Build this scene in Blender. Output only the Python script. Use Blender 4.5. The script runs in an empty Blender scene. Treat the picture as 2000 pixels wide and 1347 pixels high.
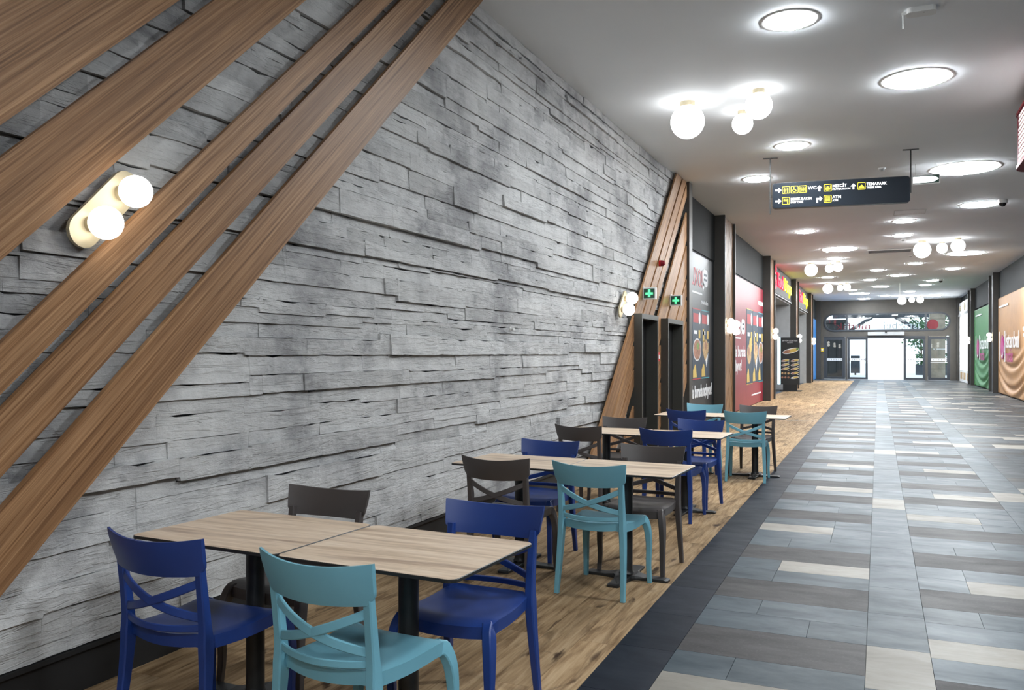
import bpy, bmesh, math, random
from mathutils import Vector, Matrix

# ------------------------------------------------------------------ camera, world, exposure
SC = bpy.context.scene
COL = SC.collection
CAM_H = 1.5
cam_d = bpy.data.cameras.new('camera')
cam_d.sensor_width = 36.0
cam_d.lens = 36.0 * 1641.0 / 2000.0
cam_d.shift_y = 16.5 / 2000.0
cam_d.clip_end = 300
cam_d.clip_start = 0.05
cam = bpy.data.objects.new('camera', cam_d)
COL.objects.link(cam)
cam.location = (0, 0, CAM_H)
cam.rotation_euler = (math.pi / 2, 0, math.atan(716.0 / 1641.0))
SC.camera = cam

world = bpy.data.worlds.new('overcast_sky')
SC.world = world
world.use_nodes = True
_bg = world.node_tree.nodes['Background']
_bg.inputs[0].default_value = (0.80, 0.90, 1.0, 1)
_bg.inputs[1].default_value = 1.0

L_DOWN = 52.0      # radiance of the recessed ceiling lights
L_GLOBE = 2.2     # radiance of the opal globes
L_SCONCE = 2.0
SC.view_settings.view_transform = 'Standard'
SC.view_settings.look = 'None'
SC.view_settings.gamma = 1.0
SC.view_settings.use_curve_mapping = False
SC.view_settings.exposure = 1.58
SC.cycles.max_bounces = 5
SC.cycles.diffuse_bounces = 4
SC.cycles.glossy_bounces = 3
SC.cycles.transmission_bounces = 4
SC.cycles.transparent_max_bounces = 8
SC.cycles.caustics_reflective = False
SC.cycles.caustics_refractive = False
SC.cycles.adaptive_threshold = 0.05

RNG = random.Random(11)
CEIL = 4.57
XW = -3.25          # plane behind the stones of the left wall
Y_END = 52.5
PI = math.pi

# ------------------------------------------------------------------ material helpers
def new_mat(name):
    m = bpy.data.materials.new(name)
    m.use_nodes = True
    nt = m.node_tree
    b = nt.nodes['Principled BSDF']
    return m, nt, b

def N(nt, typ, **kw):
    n = nt.nodes.new(typ)
    ins = kw.pop('ins', {})
    for k, v in kw.items():
        setattr(n, k, v)
    for k, v in ins.items():
        s = n.inputs[k]
        if hasattr(v, 'is_output') or isinstance(v, bpy.types.NodeSocket):
            nt.links.new(v, s)
        else:
            s.default_value = v
    return n

def math_n(nt, op, a, b=0.0):
    n = nt.nodes.new('ShaderNodeMath'); n.operation = op
    for i, v in enumerate((a, b)):
        if isinstance(v, bpy.types.NodeSocket): nt.links.new(v, n.inputs[i])
        else: n.inputs[i].default_value = v
    return n.outputs[0]

def mixc(nt, fac, a, b, mode='MIX'):
    n = nt.nodes.new('ShaderNodeMix'); n.data_type = 'RGBA'; n.blend_type = mode
    for s, v in ((n.inputs[0], fac), (n.inputs[6], a), (n.inputs[7], b)):
        if isinstance(v, bpy.types.NodeSocket): nt.links.new(v, s)
        elif isinstance(v, (int, float)): s.default_value = v
        else: s.default_value = (*v[:3], 1)
    return n.outputs[2]

def ramp(nt, fac, stops):
    n = nt.nodes.new('ShaderNodeValToRGB')
    nt.links.new(fac, n.inputs[0])
    cr = n.color_ramp
    while len(cr.elements) < len(stops): cr.elements.new(0.5)
    for e, (p, c) in zip(cr.elements, stops):
        e.position = p
        e.color = (*c[:3], 1) if not isinstance(c, (int, float)) else (c, c, c, 1)
    return n.outputs[0]

def tint_socket(nt):
    """per piece number 0..1: an object property on single pieces, a mesh attribute on joined fields"""
    a = nt.nodes.new('ShaderNodeAttribute'); a.attribute_type = 'OBJECT'; a.attribute_name = 'tint'
    b = nt.nodes.new('ShaderNodeAttribute'); b.attribute_type = 'GEOMETRY'; b.attribute_name = 'tintg'
    return math_n(nt, 'ADD', a.outputs['Fac'], b.outputs['Fac'])

def pos_vec(nt, scale, tint=None, tmul=0.0, rot=None):
    g = nt.nodes.new('ShaderNodeNewGeometry')
    v = g.outputs['Position']
    mp = nt.nodes.new('ShaderNodeMapping')
    mp.vector_type = 'POINT'
    nt.links.new(v, mp.inputs[0])
    if rot: mp.inputs[2].default_value = rot
    v = mp.outputs[0]
    s = nt.nodes.new('ShaderNodeVectorMath'); s.operation = 'MULTIPLY'
    nt.links.new(v, s.inputs[0]); s.inputs[1].default_value = scale
    v = s.outputs[0]
    if tint is not None:
        t = math_n(nt, 'MULTIPLY', tint, tmul)
        a = nt.nodes.new('ShaderNodeVectorMath'); a.operation = 'ADD'
        nt.links.new(v, a.inputs[0]); nt.links.new(t, a.inputs[1])
        v = a.outputs[0]
    return v

def noise(nt, vec, scale=1.0, detail=4.0, rough=0.55, dist=0.0):
    n = N(nt, 'ShaderNodeTexNoise', ins={'Scale': scale, 'Detail': detail, 'Roughness': rough, 'Distortion': dist})
    nt.links.new(vec, n.inputs['Vector'])
    return n.outputs['Fac']

def bump(nt, b, h, strength=0.3, dist=0.01):
    n = N(nt, 'ShaderNodeBump', ins={'Strength': strength, 'Distance': dist})
    nt.links.new(h, n.inputs['Height'])
    nt.links.new(n.outputs[0], b.inputs['Normal'])

def flat(name, col, rough=0.5, metal=0.0, var=0.04, spec=0.5, vscale=3.0):
    """plain surface with slight procedural mottling"""
    m, nt, b = new_mat(name)
    v = pos_vec(nt, (vscale, vscale, vscale))
    f = noise(nt, v, 1.0, 3.0)
    c0 = tuple(max(0, c * (1 - var * 2)) for c in col)
    c1 = tuple(min(1, c * (1 + var * 2)) for c in col)
    nt.links.new(ramp(nt, f, [(0.3, c0), (0.7, c1)]), b.inputs['Base Color'])
    b.inputs['Roughness'].default_value = rough
    b.inputs['Metallic'].default_value = metal
    b.inputs['Specular IOR Level'].default_value = spec
    return m

def emit(name, col, strength):
    m, nt, b = new_mat(name)
    b.inputs['Base Color'].default_value = (*[min(c, .9) for c in col], 1)
    b.inputs['Emission Color'].default_value = (*col, 1)
    b.inputs['Emission Strength'].default_value = strength
    b.inputs['Roughness'].default_value = 0.4
    return m

M = {}
def build_materials():
    # stacked cast stone
    m, nt, b = new_mat('cast_stone')
    t = tint_socket(nt)
    vl = pos_vec(nt, (1, 1, 1), t, 7.0)
    vg = pos_vec(nt, (30, 3.0, 30), t, 23.0)
    vw = pos_vec(nt, (1, .8, 1.1))
    n1 = noise(nt, vl, 7.0, 6.0, .6)
    n2 = noise(nt, vg, 1.0, 5.0, .6)
    n3 = noise(nt, vw, 1.3, 5.0, .62)
    n5 = noise(nt, pos_vec(nt, (3.0, 2.6, 7.0), t, 3.0), 1.0, 6.0, .65, .4)
    c = ramp(nt, n1, [(0.28, (.42, .42, .425)), (.5, (.60, .60, .605)), (.72, (.72, .72, .72))])
    c = mixc(nt, math_n(nt, 'MULTIPLY', ramp(nt, n2, [(.36, 1.0), (.53, 0.0)]), .30), c, (.30, .30, .31))
    c = mixc(nt, math_n(nt, 'MULTIPLY', ramp(nt, n5, [(.30, 1.0), (.45, 0.0)]), .72), c, (.17, .17, .18))
    c = mixc(nt, ramp(nt, n3, [(.42, .0), (.62, .65)]), c, (.84, .84, .83))
    c = mixc(nt, math_n(nt, 'MULTIPLY', ramp(nt, n3, [(.33, 1.0), (.47, 0.0)]), .62), c, (.24, .24, .25))
    tt = ramp(nt, t, [(0.0, .62), (.1, .68), (.4, .77), (1.0, .85)])
    c = mixc(nt, 1.0, c, tt, 'MULTIPLY')
    nt.links.new(c, b.inputs['Base Color'])
    b.inputs['Roughness'].default_value = .72
    b.inputs['Specular IOR Level'].default_value = .35
    n4 = noise(nt, pos_vec(nt, (40, 22, 60), t, 11.0), 1.0, 6.0, .7)
    n6 = noise(nt, pos_vec(nt, (4.0, 1.3, 13.0), t, 31.0), 1.0, 4.0, .6, .5)
    led = ramp(nt, n6, [(.44, 0.0), (.455, .55), (.53, .6), (.545, 1.0)])
    n2 = math_n(nt, 'ADD', n2, math_n(nt, 'MULTIPLY', led, .9))
    h = math_n(nt, 'ADD', math_n(nt, 'MULTIPLY', n2, .5), math_n(nt, 'ADD', math_n(nt, 'MULTIPLY', n1, 1.1), math_n(nt, 'MULTIPLY', n4, .55)))
    bump(nt, b, h, .9, .014)
    M['stone'] = m
    M['mortar'] = flat('dark_mortar', (.06, .06, .065), .9)

    # boards on the wall; grain follows the slope of the board
    def board(name, slope):
        m, nt, b = new_mat(name)
        ang = math.atan(slope)
        g = nt.nodes.new('ShaderNodeNewGeometry')
        sep = nt.nodes.new('ShaderNodeSeparateXYZ'); nt.links.new(g.outputs['Position'], sep.inputs[0])
        y, z = sep.outputs[1], sep.outputs[2]
        al = math_n(nt, 'ADD', math_n(nt, 'MULTIPLY', y, math.cos(ang)), math_n(nt, 'MULTIPLY', z, math.sin(ang)))
        ac = math_n(nt, 'SUBTRACT', math_n(nt, 'MULTIPLY', z, math.cos(ang)), math_n(nt, 'MULTIPLY', y, math.sin(ang)))
        t = tint_socket(nt)
        def comb(sa, sc_):
            n = nt.nodes.new('ShaderNodeCombineXYZ')
            nt.links.new(math_n(nt, 'MULTIPLY', al, sa), n.inputs[0])
            nt.links.new(math_n(nt, 'MULTIPLY', ac, sc_), n.inputs[1])
            nt.links.new(math_n(nt, 'MULTIPLY', t, 17.0), n.inputs[2])
            return n.outputs[0]
        f1 = noise(nt, comb(.9, 75), 1.0, 3.0, .6, .25)
        f2 = noise(nt, comb(.35, 14), 1.0, 3.0, .5, .3)
        f3 = noise(nt, comb(5.0, 260), 1.0, 2.0, .5)
        c = ramp(nt, f1, [(.28, (.115, .053, .022)), (.45, (.285, .148, .068)), (.62, (.43, .245, .125)), (.8, (.53, .325, .18))])
        c = mixc(nt, ramp(nt, f2, [(.35, .45), (.6, 0.0)]), c, (.14, .068, .032))
        c = mixc(nt, ramp(nt, f3, [(.35, .28), (.55, 0.0)]), c, (.07, .035, .018))
        nt.links.new(c, b.inputs['Base Color'])
        b.inputs['Roughness'].default_value = .45
        b.inputs['Specular IOR Level'].default_value = .25
        bump(nt, b, f1, .12, .002)
        return m
    M['board_l'] = board('walnut_board', .918)
    M['board_r'] = board('walnut_board_far', .922)
    M['board_cu'] = board('walnut_board_chevron', 1.6)

    # oak strips of the table tops, grain across the corridor
    m, nt, b = new_mat('oak_laminate')
    t = tint_socket(nt)
    v1 = pos_vec(nt, (2.2, 26, 5), t, 9.0)
    v2 = pos_vec(nt, (1.2, 7, 5), t, 5.0)
    v3 = pos_vec(nt, (9, 120, 5), t, 5.0)
    f1 = noise(nt, v1, 1.0, 5.0, .6, .6)
    f2 = noise(nt, v2, 1.0, 4.0, .55, .8)
    f3 = noise(nt, v3, 1.0, 2.0)
    c = ramp(nt, f1, [(.3, (.47, .335, .22)), (.5, (.70, .545, .40)), (.7, (.82, .68, .54))])
    c = mixc(nt, ramp(nt, f2, [(.34, .8), (.47, 0.0)]), c, (.34, .23, .16))
    c = mixc(nt, ramp(nt, f3, [(.3, .35), (.5, 0.0)]), c, (.50, .37, .26))
    nt.links.new(c, b.inputs['Base Color'])
    b.inputs['Roughness'].default_value = .38
    bump(nt, b, f1, .06, .001)
    M['oak'] = m

    # floor planks
    m, nt, b = new_mat('floor_oak')
    t = tint_socket(nt)
    v1 = pos_vec(nt, (38, 2.4, 1), t, 13.0)
    v2 = pos_vec(nt, (9, 1.3, 1), t, 29.0)
    v3 = pos_vec(nt, (10, 2.2, 1), t, 41.0)
    f1 = noise(nt, v1, 1.0, 5.0, .6, .5)
    f2 = noise(nt, v2, 1.0, 4.0, .6, 1.0)
    f3 = noise(nt, v3, 1.0, 3.0, .5, .8)
    c = ramp(nt, f1, [(.28, (.17, .102, .052)), (.5, (.345, .235, .132)), (.72, (.46, .335, .205))])
    c = mixc(nt, ramp(nt, f2, [(.34, .65), (.5, 0.0)]), c, (.10, .058, .030))
    c = mixc(nt, ramp(nt, f3, [(.27, 1.0), (.36, 0.0)]), c, (.055, .033, .02))
    c = mixc(nt, 1.0, c, ramp(nt, t, [(0.0, .78), (1.0, 1.12)]), 'MULTIPLY')
    nt.links.new(c, b.inputs['Base Color'])
    b.inputs['Specular IOR Level'].default_value = .05
    b.inputs['Roughness'].default_value = .6
    bump(nt, b, f1, .08, .001)
    M['plank'] = m

    # floor tiles
    def tile(name, a, bcol, c3, rough=.3, grain=False):
        m, nt, b = new_mat(name)
        t = tint_socket(nt)
        v1 = pos_vec(nt, (2.2, 5.0, 1), t, 9.0)
        v2 = pos_vec(nt, (9, 30, 1), t, 5.0)
        f1 = noise(nt, v1, 1.0, 6.0, .62, .5)
        f2 = noise(nt, v2, 1.0, 4.0, .6)
        c = ramp(nt, f1, [(.3, a), (.5, bcol), (.72, c3)])
        c = mixc(nt, ramp(nt, f2, [(.3, .35), (.55, 0.0)]), c, a)
        if grain:
            f3 = noise(nt, pos_vec(nt, (60, 130, 1), t, 5.0), 1.0, 3.0, .6)
            c = mixc(nt, ramp(nt, f3, [(.56, 0.0), (.72, .55)]), c, (.10, .095, .093))
        c = mixc(nt, 1.0, c, ramp(nt, t, [(0.0, .82), (1.0, 1.08)]), 'MULTIPLY')
        nt.links.new(c, b.inputs['Base Color'])
        b.inputs['Specular IOR Level'].default_value = .08
        rr = ramp(nt, f1, [(.3, rough + .20), (.7, rough + .10)])
        nt.links.new(rr, b.inputs['Roughness'])
        return m
    M['tile_blue'] = tile('blue_grey_tile', (0.0393, 0.0546, 0.0665), (0.0639, 0.0836, 0.0990), (0.0922, 0.1126, 0.1280), .27)
    M['tile_brown'] = tile('brown_grey_tile', (0.0381, 0.0357, 0.0366), (0.0524, 0.0492, 0.0501), (0.0659, 0.0619, 0.0619), .36, True)
    M['tile_cream'] = tile('cream_tile', (0.2145, 0.1966, 0.1691), (0.2718, 0.2503, 0.2192), (0.3158, 0.2956, 0.2621), .30)
    M['tile_dark'] = tile('charcoal_tile', (.008, .011, .018), (.014, .018, .027), (.021, .025, .035), .32)
    M['tile_slate'] = tile('slate_tile', (0.0330, 0.0409, 0.0488), (0.0551, 0.0661, 0.0755), (0.0787, 0.0905, 0.0992), .25)
    M['tile_slate2'] = tile('taupe_tile', (0.0378, 0.0370, 0.0363), (0.0566, 0.0543, 0.0527), (0.0747, 0.0716, 0.0684), .27)
    M['grout'] = flat('grout', (.12, .125, .13), .8)
    M['underlay'] = flat('plank_underlay', (.06, .04, .025), .8)

    M['ceiling'] = flat('ceiling_paint', (.83, .865, .90), .75, var=.012, vscale=.6)
    M['black'] = flat('black_powder_coat', (.016, .017, .018), .42)
    M['black_soft'] = flat('black_laminate', (.010, .010, .011), .55)
    M['base_black'] = flat('baseboard_black', (.008, .008, .009), .6)
    M['void'] = flat('painted_recess_dark', (.006, .006, .006), .5)  # painted black for the deep shade inside the doorways
    M['frame_metal'] = flat('dark_bronze_metal', (.055, .055, .050), .38, .3)
    M['pillar'] = flat('dark_taupe_metal', (.040, .037, .033), .42)
    M['fascia'] = flat('charcoal_fascia', (.018, .020, .021), .65, spec=.12)
    M['endwall'] = flat('taupe_panel', (.085, .078, .068), .6, spec=.3)
    M['door_frame'] = flat('anthracite_frame', (.03, .036, .045), .4)
    M['white_plastic'] = flat('white_plastic', (.75, .75, .74), .4, var=.01)
    M['grey_plastic'] = flat('grey_plastic', (.35, .36, .36), .45)
    M['chrome'] = flat('brushed_metal', (.6, .6, .6), .3, .9)
    M['brass'] = flat('champagne_metal', (.44, .38, .26), .38, .3)
    M['red_plastic'] = flat('red_plastic', (.55, .02, .02), .35)
    M['dark_red'] = flat('dark_red_lens', (.16, .006, .014), .55, spec=.2)
    M['yellow'] = flat('yellow_plastic', (.75, .55, .03), .4)
    M['shop_wall'] = flat('pale_grey_shop_wall', (.42, .43, .44), .7)
    M['concrete'] = flat('plaza_concrete', (.55, .55, .54), .8)
    M['chair_blue'] = flat('blue_polypropylene', (.013, .044, .215), .42, var=.03)
    M['chair_teal'] = flat('teal_polypropylene', (.165, .405, .505), .44, var=.03)
    M['chair_brown'] = flat('brown_polypropylene', (.075, .064, .062), .42, var=.03)
    M['sign_face'] = flat('navy_sign_face', (.012, .017, .025), .45, spec=.12)
    M['poster_black'] = flat('black_poster_vinyl', (.016, .019, .024), .40)
    M['poster_red'] = flat('red_poster_vinyl', (.26, .022, .038), .40)
    M['poster_blue'] = flat('blue_banner_vinyl', (.03, .20, .55), .35)
    M['banner_green'] = flat('green_banner_vinyl', (.04, .17, .045), .5)
    M['banner_orange'] = flat('apricot_banner_vinyl', (.36, .185, .068), .5)
    M['white_print'] = flat('white_print', (.72, .73, .75), .5)
    M['red_print'] = flat('red_print', (.42, .03, .04), .5)
    M['magenta_print'] = flat('magenta_print', (.36, .02, .16), .5)
    M['navy_print'] = flat('navy_print', (.03, .05, .08), .5)
    M['yellow_print'] = flat('yellow_print', (.60, .42, .10), .5)
    M['teal_print'] = flat('teal_print', (.06, .35, .40), .5)
    M['tan_print'] = flat('tan_print', (.50, .33, .16), .5, var=.25, vscale=22)
    M['meat_print'] = flat('meat_print', (.34, .16, .10), .5, var=.3, vscale=22)
    M['salad_print'] = flat('salad_print', (.16, .26, .06), .5, var=.3, vscale=22)
    M['lens'] = flat('black_glass_lens', (.01, .01, .012), .08)
    M['leaf'] = flat('leaf_green', (.03, .09, .03), .6, var=.2, vscale=6)
    M['bark'] = flat('bark', (.10, .07, .05), .9)
    M['travertine'] = flat('brown_stone', (.24, .20, .15), .7, var=.12, vscale=2)
    M['lamp_disc'] = emit('ceiling_light_diffuser', (.92, .97, 1.0), L_DOWN)
    M['globe'] = emit('opal_globe', (.98, .98, .97), L_GLOBE)
    M['globe_w'] = emit('opal_globe_wall', (1.0, .95, .86), L_SCONCE)
    M['shop_fill'] = emit('added_shop_light', (.95, .98, 1.0), 14.0)  # glow of the lamps added inside the open shops
    M['sign_white'] = emit('lit_white_lettering', (.95, 1.0, 1.0), .5)
    M['sign_yellow'] = emit('lit_yellow_icon', (1.0, .76, .02), .13)
    M['neon_red'] = emit('lit_red_letter', (1.0, .012, .045), .75)
    M['neon_yellow'] = emit('lit_yellow_letter', (1.0, .80, .01), .70)
    M['exit_green'] = emit('lit_exit_green', (.10, .95, .30), .45)
    M['exit_white'] = emit('lit_exit_white', (.9, 1.0, 1.0), .9)
    M['exit_dark'] = flat('exit_dark_green', (.01, .06, .04), .3)
    M['lit_window'] = emit('lit_shop_window', (1.0, .98, .93), .9)
    M['lit_blue'] = emit('lit_blue_edge', (.55, .72, 1.0), .9)
    M['lit_panel'] = emit('lit_sign_panel', (1.0, .90, .86), .22)
    M['red_case'] = flat('dark_red_sign_case', (.12, .006, .016), .6, spec=.2)
    # glass
    m, nt, b = new_mat('clear_glass')
    out = [n for n in nt.nodes if n.type == 'OUTPUT_MATERIAL'][0]
    tr = N(nt, 'ShaderNodeBsdfTransparent'); tr.inputs[0].default_value = (.90, .95, .97, 1)
    gl = N(nt, 'ShaderNodeBsdfGlossy'); gl.inputs['Roughness'].default_value = .02
    fr = N(nt, 'ShaderNodeFresnel', ins={'IOR': 1.5})
    mx = nt.nodes.new('ShaderNodeMixShader')
    nt.links.new(fr.outputs[0], mx.inputs[0]); nt.links.new(tr.outputs[0], mx.inputs[1]); nt.links.new(gl.outputs[0], mx.inputs[2])
    nt.links.new(mx.outputs[0], out.inputs[0])
    M['glass'] = m
    # faint glowing lettering needs no light sampling of its own
    for k in ('sign_white', 'sign_yellow', 'exit_green', 'exit_white', 'lit_panel', 'lit_blue', 'neon_red', 'neon_yellow'):
        M[k].cycles.emission_sampling = 'NONE'
build_materials()

# ------------------------------------------------------------------ geometry helpers
class G:
    """collects vertices and faces of one mesh"""
    def __init__(s): s.v = []; s.f = []; s.mi = []; s.tint = []
    def add(s, vs, fs, mi=0, tint=None):
        o = len(s.v); s.v += [tuple(p) for p in vs]
        for f in fs: s.f.append(tuple(i + o for i in f)); s.mi.append(mi)
        s.tint += [tint if tint is not None else 0.0] * len(vs)
        return s
    def box(s, x0, x1, y0, y1, z0, z1, mi=0, tint=None):
        vs = [(x0, y0, z0), (x1, y0, z0), (x1, y1, z0), (x0, y1, z0), (x0, y0, z1), (x1, y0, z1), (x1, y1, z1), (x0, y1, z1)]
        return s.add(vs, [(0, 3, 2, 1), (4, 5, 6, 7), (0, 1, 5, 4), (1, 2, 6, 5), (2, 3, 7, 6), (3, 0, 4, 7)], mi, tint)
    def prism(s, pts, a0, a1, axis, mi=0):
        """extrude a 2D outline along an axis: 'x' takes (y,z), 'y' takes (x,z), 'z' takes (x,y)"""
        n = len(pts)
        def P(p, a):
            return {'x': (a, p[0], p[1]), 'y': (p[0], a, p[1]), 'z': (p[0], p[1], a)}[axis]
        vs = [P(p, a0) for p in pts] + [P(p, a1) for p in pts]
        fs = [tuple(range(n))[::-1], tuple(range(n, 2 * n))] + [(i, (i + 1) % n, n + (i + 1) % n, n + i) for i in range(n)]
        return s.add(vs, fs, mi)
    def lathe(s, prof, c, n=24, axis='z', mi=0, cap=True):
        """prof: list of (radius, height)"""
        o = len(s.v); vs = []
        for r, h in prof:
            for i in range(n):
                a = 2 * PI * i / n
                p = (r * math.cos(a), r * math.sin(a), h)
                if axis == 'x': p = (h, p[0], p[1])
                elif axis == 'y': p = (p[0], h, p[1])
                vs.append((c[0] + p[0], c[1] + p[1], c[2] + p[2]))
        fs = []
        for k in range(len(prof) - 1):
            for i in range(n):
                j = (i + 1) % n
                fs.append((k * n + i, k * n + j, (k + 1) * n + j, (k + 1) * n + i))
        if cap:
            fs.append(tuple(range(n))[::-1]); fs.append(tuple((len(prof) - 1) * n + i for i in range(n)))
        return s.add(vs, fs, mi)
    def sphere(s, c, r, nu=24, nv=14, mi=0):
        prof = [(max(1e-4, r * math.sin(PI * k / nv)), -r * math.cos(PI * k / nv)) for k in range(nv + 1)]
        return s.lathe(prof, c, nu, 'z', mi, False)
    def sweep(s, path, w, d, side, mi=0, ch=.25):
        """bar of chamfered rectangular section along a path; w, d per point or constant; side = width direction"""
        n = len(path); path = [Vector(p) for p in path]; rows = []
        for i, p in enumerate(path):
            t = (path[min(i + 1, n - 1)] - path[max(i - 1, 0)]).normalized()
            sd = side[i] if isinstance(side, list) else side
            sd = Vector(sd); sd = (sd - t * sd.dot(t)).normalized()
            nm = t.cross(sd)
            ww = (w[i] if isinstance(w, (list, tuple)) else w) / 2
            dd = (d[i] if isinstance(d, (list, tuple)) else d) / 2
            c = min(ww, dd) * ch * 2
            sec = [(ww - c, dd), (ww, dd - c), (ww, -dd + c), (ww - c, -dd), (-ww + c, -dd), (-ww, -dd + c), (-ww, dd - c), (-ww + c, dd)]
            rows.append([p + sd * a + nm * b for a, b in sec])
        vs = [q for r in rows for q in r]
        fs = []
        for k in range(n - 1):
            for i in range(8):
                j = (i + 1) % 8
                fs.append((k * 8 + i, k * 8 + j, (k + 1) * 8 + j, (k + 1) * 8 + i))
        fs.append(tuple(range(8))[::-1]); fs.append(tuple((n - 1) * 8 + i for i in range(8)))
        return s.add(vs, fs, mi)
    def mesh(s, name, mats, smooth=False, tint=False):
        me = bpy.data.meshes.new(name)
        me.from_pydata(s.v, [], s.f)
        for m in (mats if isinstance(mats, (list, tuple)) else [mats]): me.materials.append(m)
        if any(s.mi): me.polygons.foreach_set('material_index', s.mi)
        if tint:
            at = me.attributes.new('tintg', 'FLOAT', 'POINT'); at.data.foreach_set('value', s.tint)
        bm = bmesh.new(); bm.from_mesh(me); bmesh.ops.recalc_face_normals(bm, faces=bm.faces); bm.to_mesh(me); bm.free()
        if smooth:
            me.polygons.foreach_set('use_smooth', [True] * len(me.polygons))
            me.set_sharp_from_angle(angle=math.radians(38))
        return me

def link(o, parent=None):
    COL.objects.link(o)
    if parent is not None: o.parent = parent
    return o

def obj(name, g, mats, parent=None, smooth=False, tint=None, field=False, kind=None):
    me = g.mesh(name, mats, smooth, field) if isinstance(g, G) else g
    o = link(bpy.data.objects.new(name, me), parent)
    if tint is not None: o['tint'] = float(tint)
    if kind: o['kind'] = kind
    return o

def tag(o, label, cat, group=None, kind=None):
    o['label'] = label; o['category'] = cat
    if group: o['group'] = group
    if kind: o['kind'] = kind
    return o

def thing(name, loc=(0, 0, 0), rz=0.0):
    o = bpy.data.objects.new(name, None)
    o.location = loc; o.rotation_euler = (0, 0, rz)
    o.empty_display_size = .1
    return link(o)

def struct(name, g, mats, label, cat, smooth=False):
    return tag(obj(name, g, mats, None, smooth), label, cat, None, 'structure')

def copy_tree(root):
    r = root.copy(); link(r)
    for ch in root.children:
        c = ch.copy(); link(c, r)
        for gc in ch.children:
            d = gc.copy(); link(d, c)
    return r

FACE_S = (PI / 2, 0, 0)           # text that faces the camera end of the corridor
FACE_L = (PI / 2, 0, PI / 2)      # text on the left wall
FACE_R = (PI / 2, 0, -PI / 2)     # text on the right wall
FACE_N = (PI / 2, 0, PI)
def text(name, body, size, mat, parent, loc, rot, align='LEFT', ext=.002, sx=1.0, bold=0.0, fit=None):
    cu = bpy.data.curves.new(name, 'FONT')
    cu.body = body; cu.size = size; cu.align_x = align; cu.extrude = ext; cu.resolution_u = 2; cu.offset = bold
    tmp = bpy.data.objects.new(name + '_curve', cu)
    me = bpy.data.meshes.new_from_object(tmp)
    bpy.data.objects.remove(tmp); bpy.data.curves.remove(cu)
    me.materials.clear(); me.materials.append(mat)
    if fit:
        xs_ = [v.co.x for v in me.vertices]
        sx = fit / (max(xs_) - min(xs_))
    Mx = Matrix.LocRotScale(Vector(loc), None, None) @ __import__('mathutils').Euler(rot).to_matrix().to_4x4() @ Matrix.Diagonal((sx, 1, 1, 1))
    me.transform(Mx)
    o = bpy.data.objects.new(name, me)
    return link(o, parent)

def rounded(x0, x1, y0, y1, r, n=6):
    pts = []
    for cx, cy, a0 in ((x1 - r, y1 - r, 0), (x0 + r, y1 - r, 90), (x0 + r, y0 + r, 180), (x1 - r, y0 + r, 270)):
        for k in range(n + 1):
            a = math.radians(a0 + 90 * k / n)
            pts.append((cx + r * math.cos(a), cy + r * math.sin(a)))
    return pts

def ellipse(cx, cy, rx, ry, n=20, rot=0):
    c, s = math.cos(rot), math.sin(rot)
    return [(cx + rx * math.cos(2 * PI * i / n) * c - ry * math.sin(2 * PI * i / n) * s,
             cy + rx * math.cos(2 * PI * i / n) * s + ry * math.sin(2 * PI * i / n) * c) for i in range(n)]

def clip_poly(pts, a, b, c):
    """keep the part of a convex polygon where a*x+b*y<=c"""
    out = []
    for i, p in enumerate(pts):
        q = pts[(i + 1) % len(pts)]
        dp, dq = a * p[0] + b * p[1] - c, a * q[0] + b * q[1] - c
        if dp <= 0: out.append(p)
        if (dp < 0 < dq) or (dq < 0 < dp):
            t = dp / (dp - dq); out.append((p[0] + (q[0] - p[0]) * t, p[1] + (q[1] - p[1]) * t))
    return out

def clip_rect(pts, x0, x1, y0, y1):
    for a, b, c in ((-1, 0, -x0), (1, 0, x1), (0, -1, -y0), (0, 1, y1)):
        pts = clip_poly(pts, a, b, c)
        if len(pts) < 3: return []
    return pts

_T = math.atan(716.0 / 1641.0); _c, _s = math.cos(_T), math.sin(_T)
def depth(x, y): return -x * _s + y * _c
def in_view(x, y, z, m=.15):
    D = depth(x, y)
    if D < .3: return False
    u = 1641 * (x * _c + y * _s) / D; v = 1641 * (z - CAM_H) / D
    return abs(u) < 1000 * (1 + m) and -657 * (1 + m) < v < 690 * (1 + m)
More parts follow.
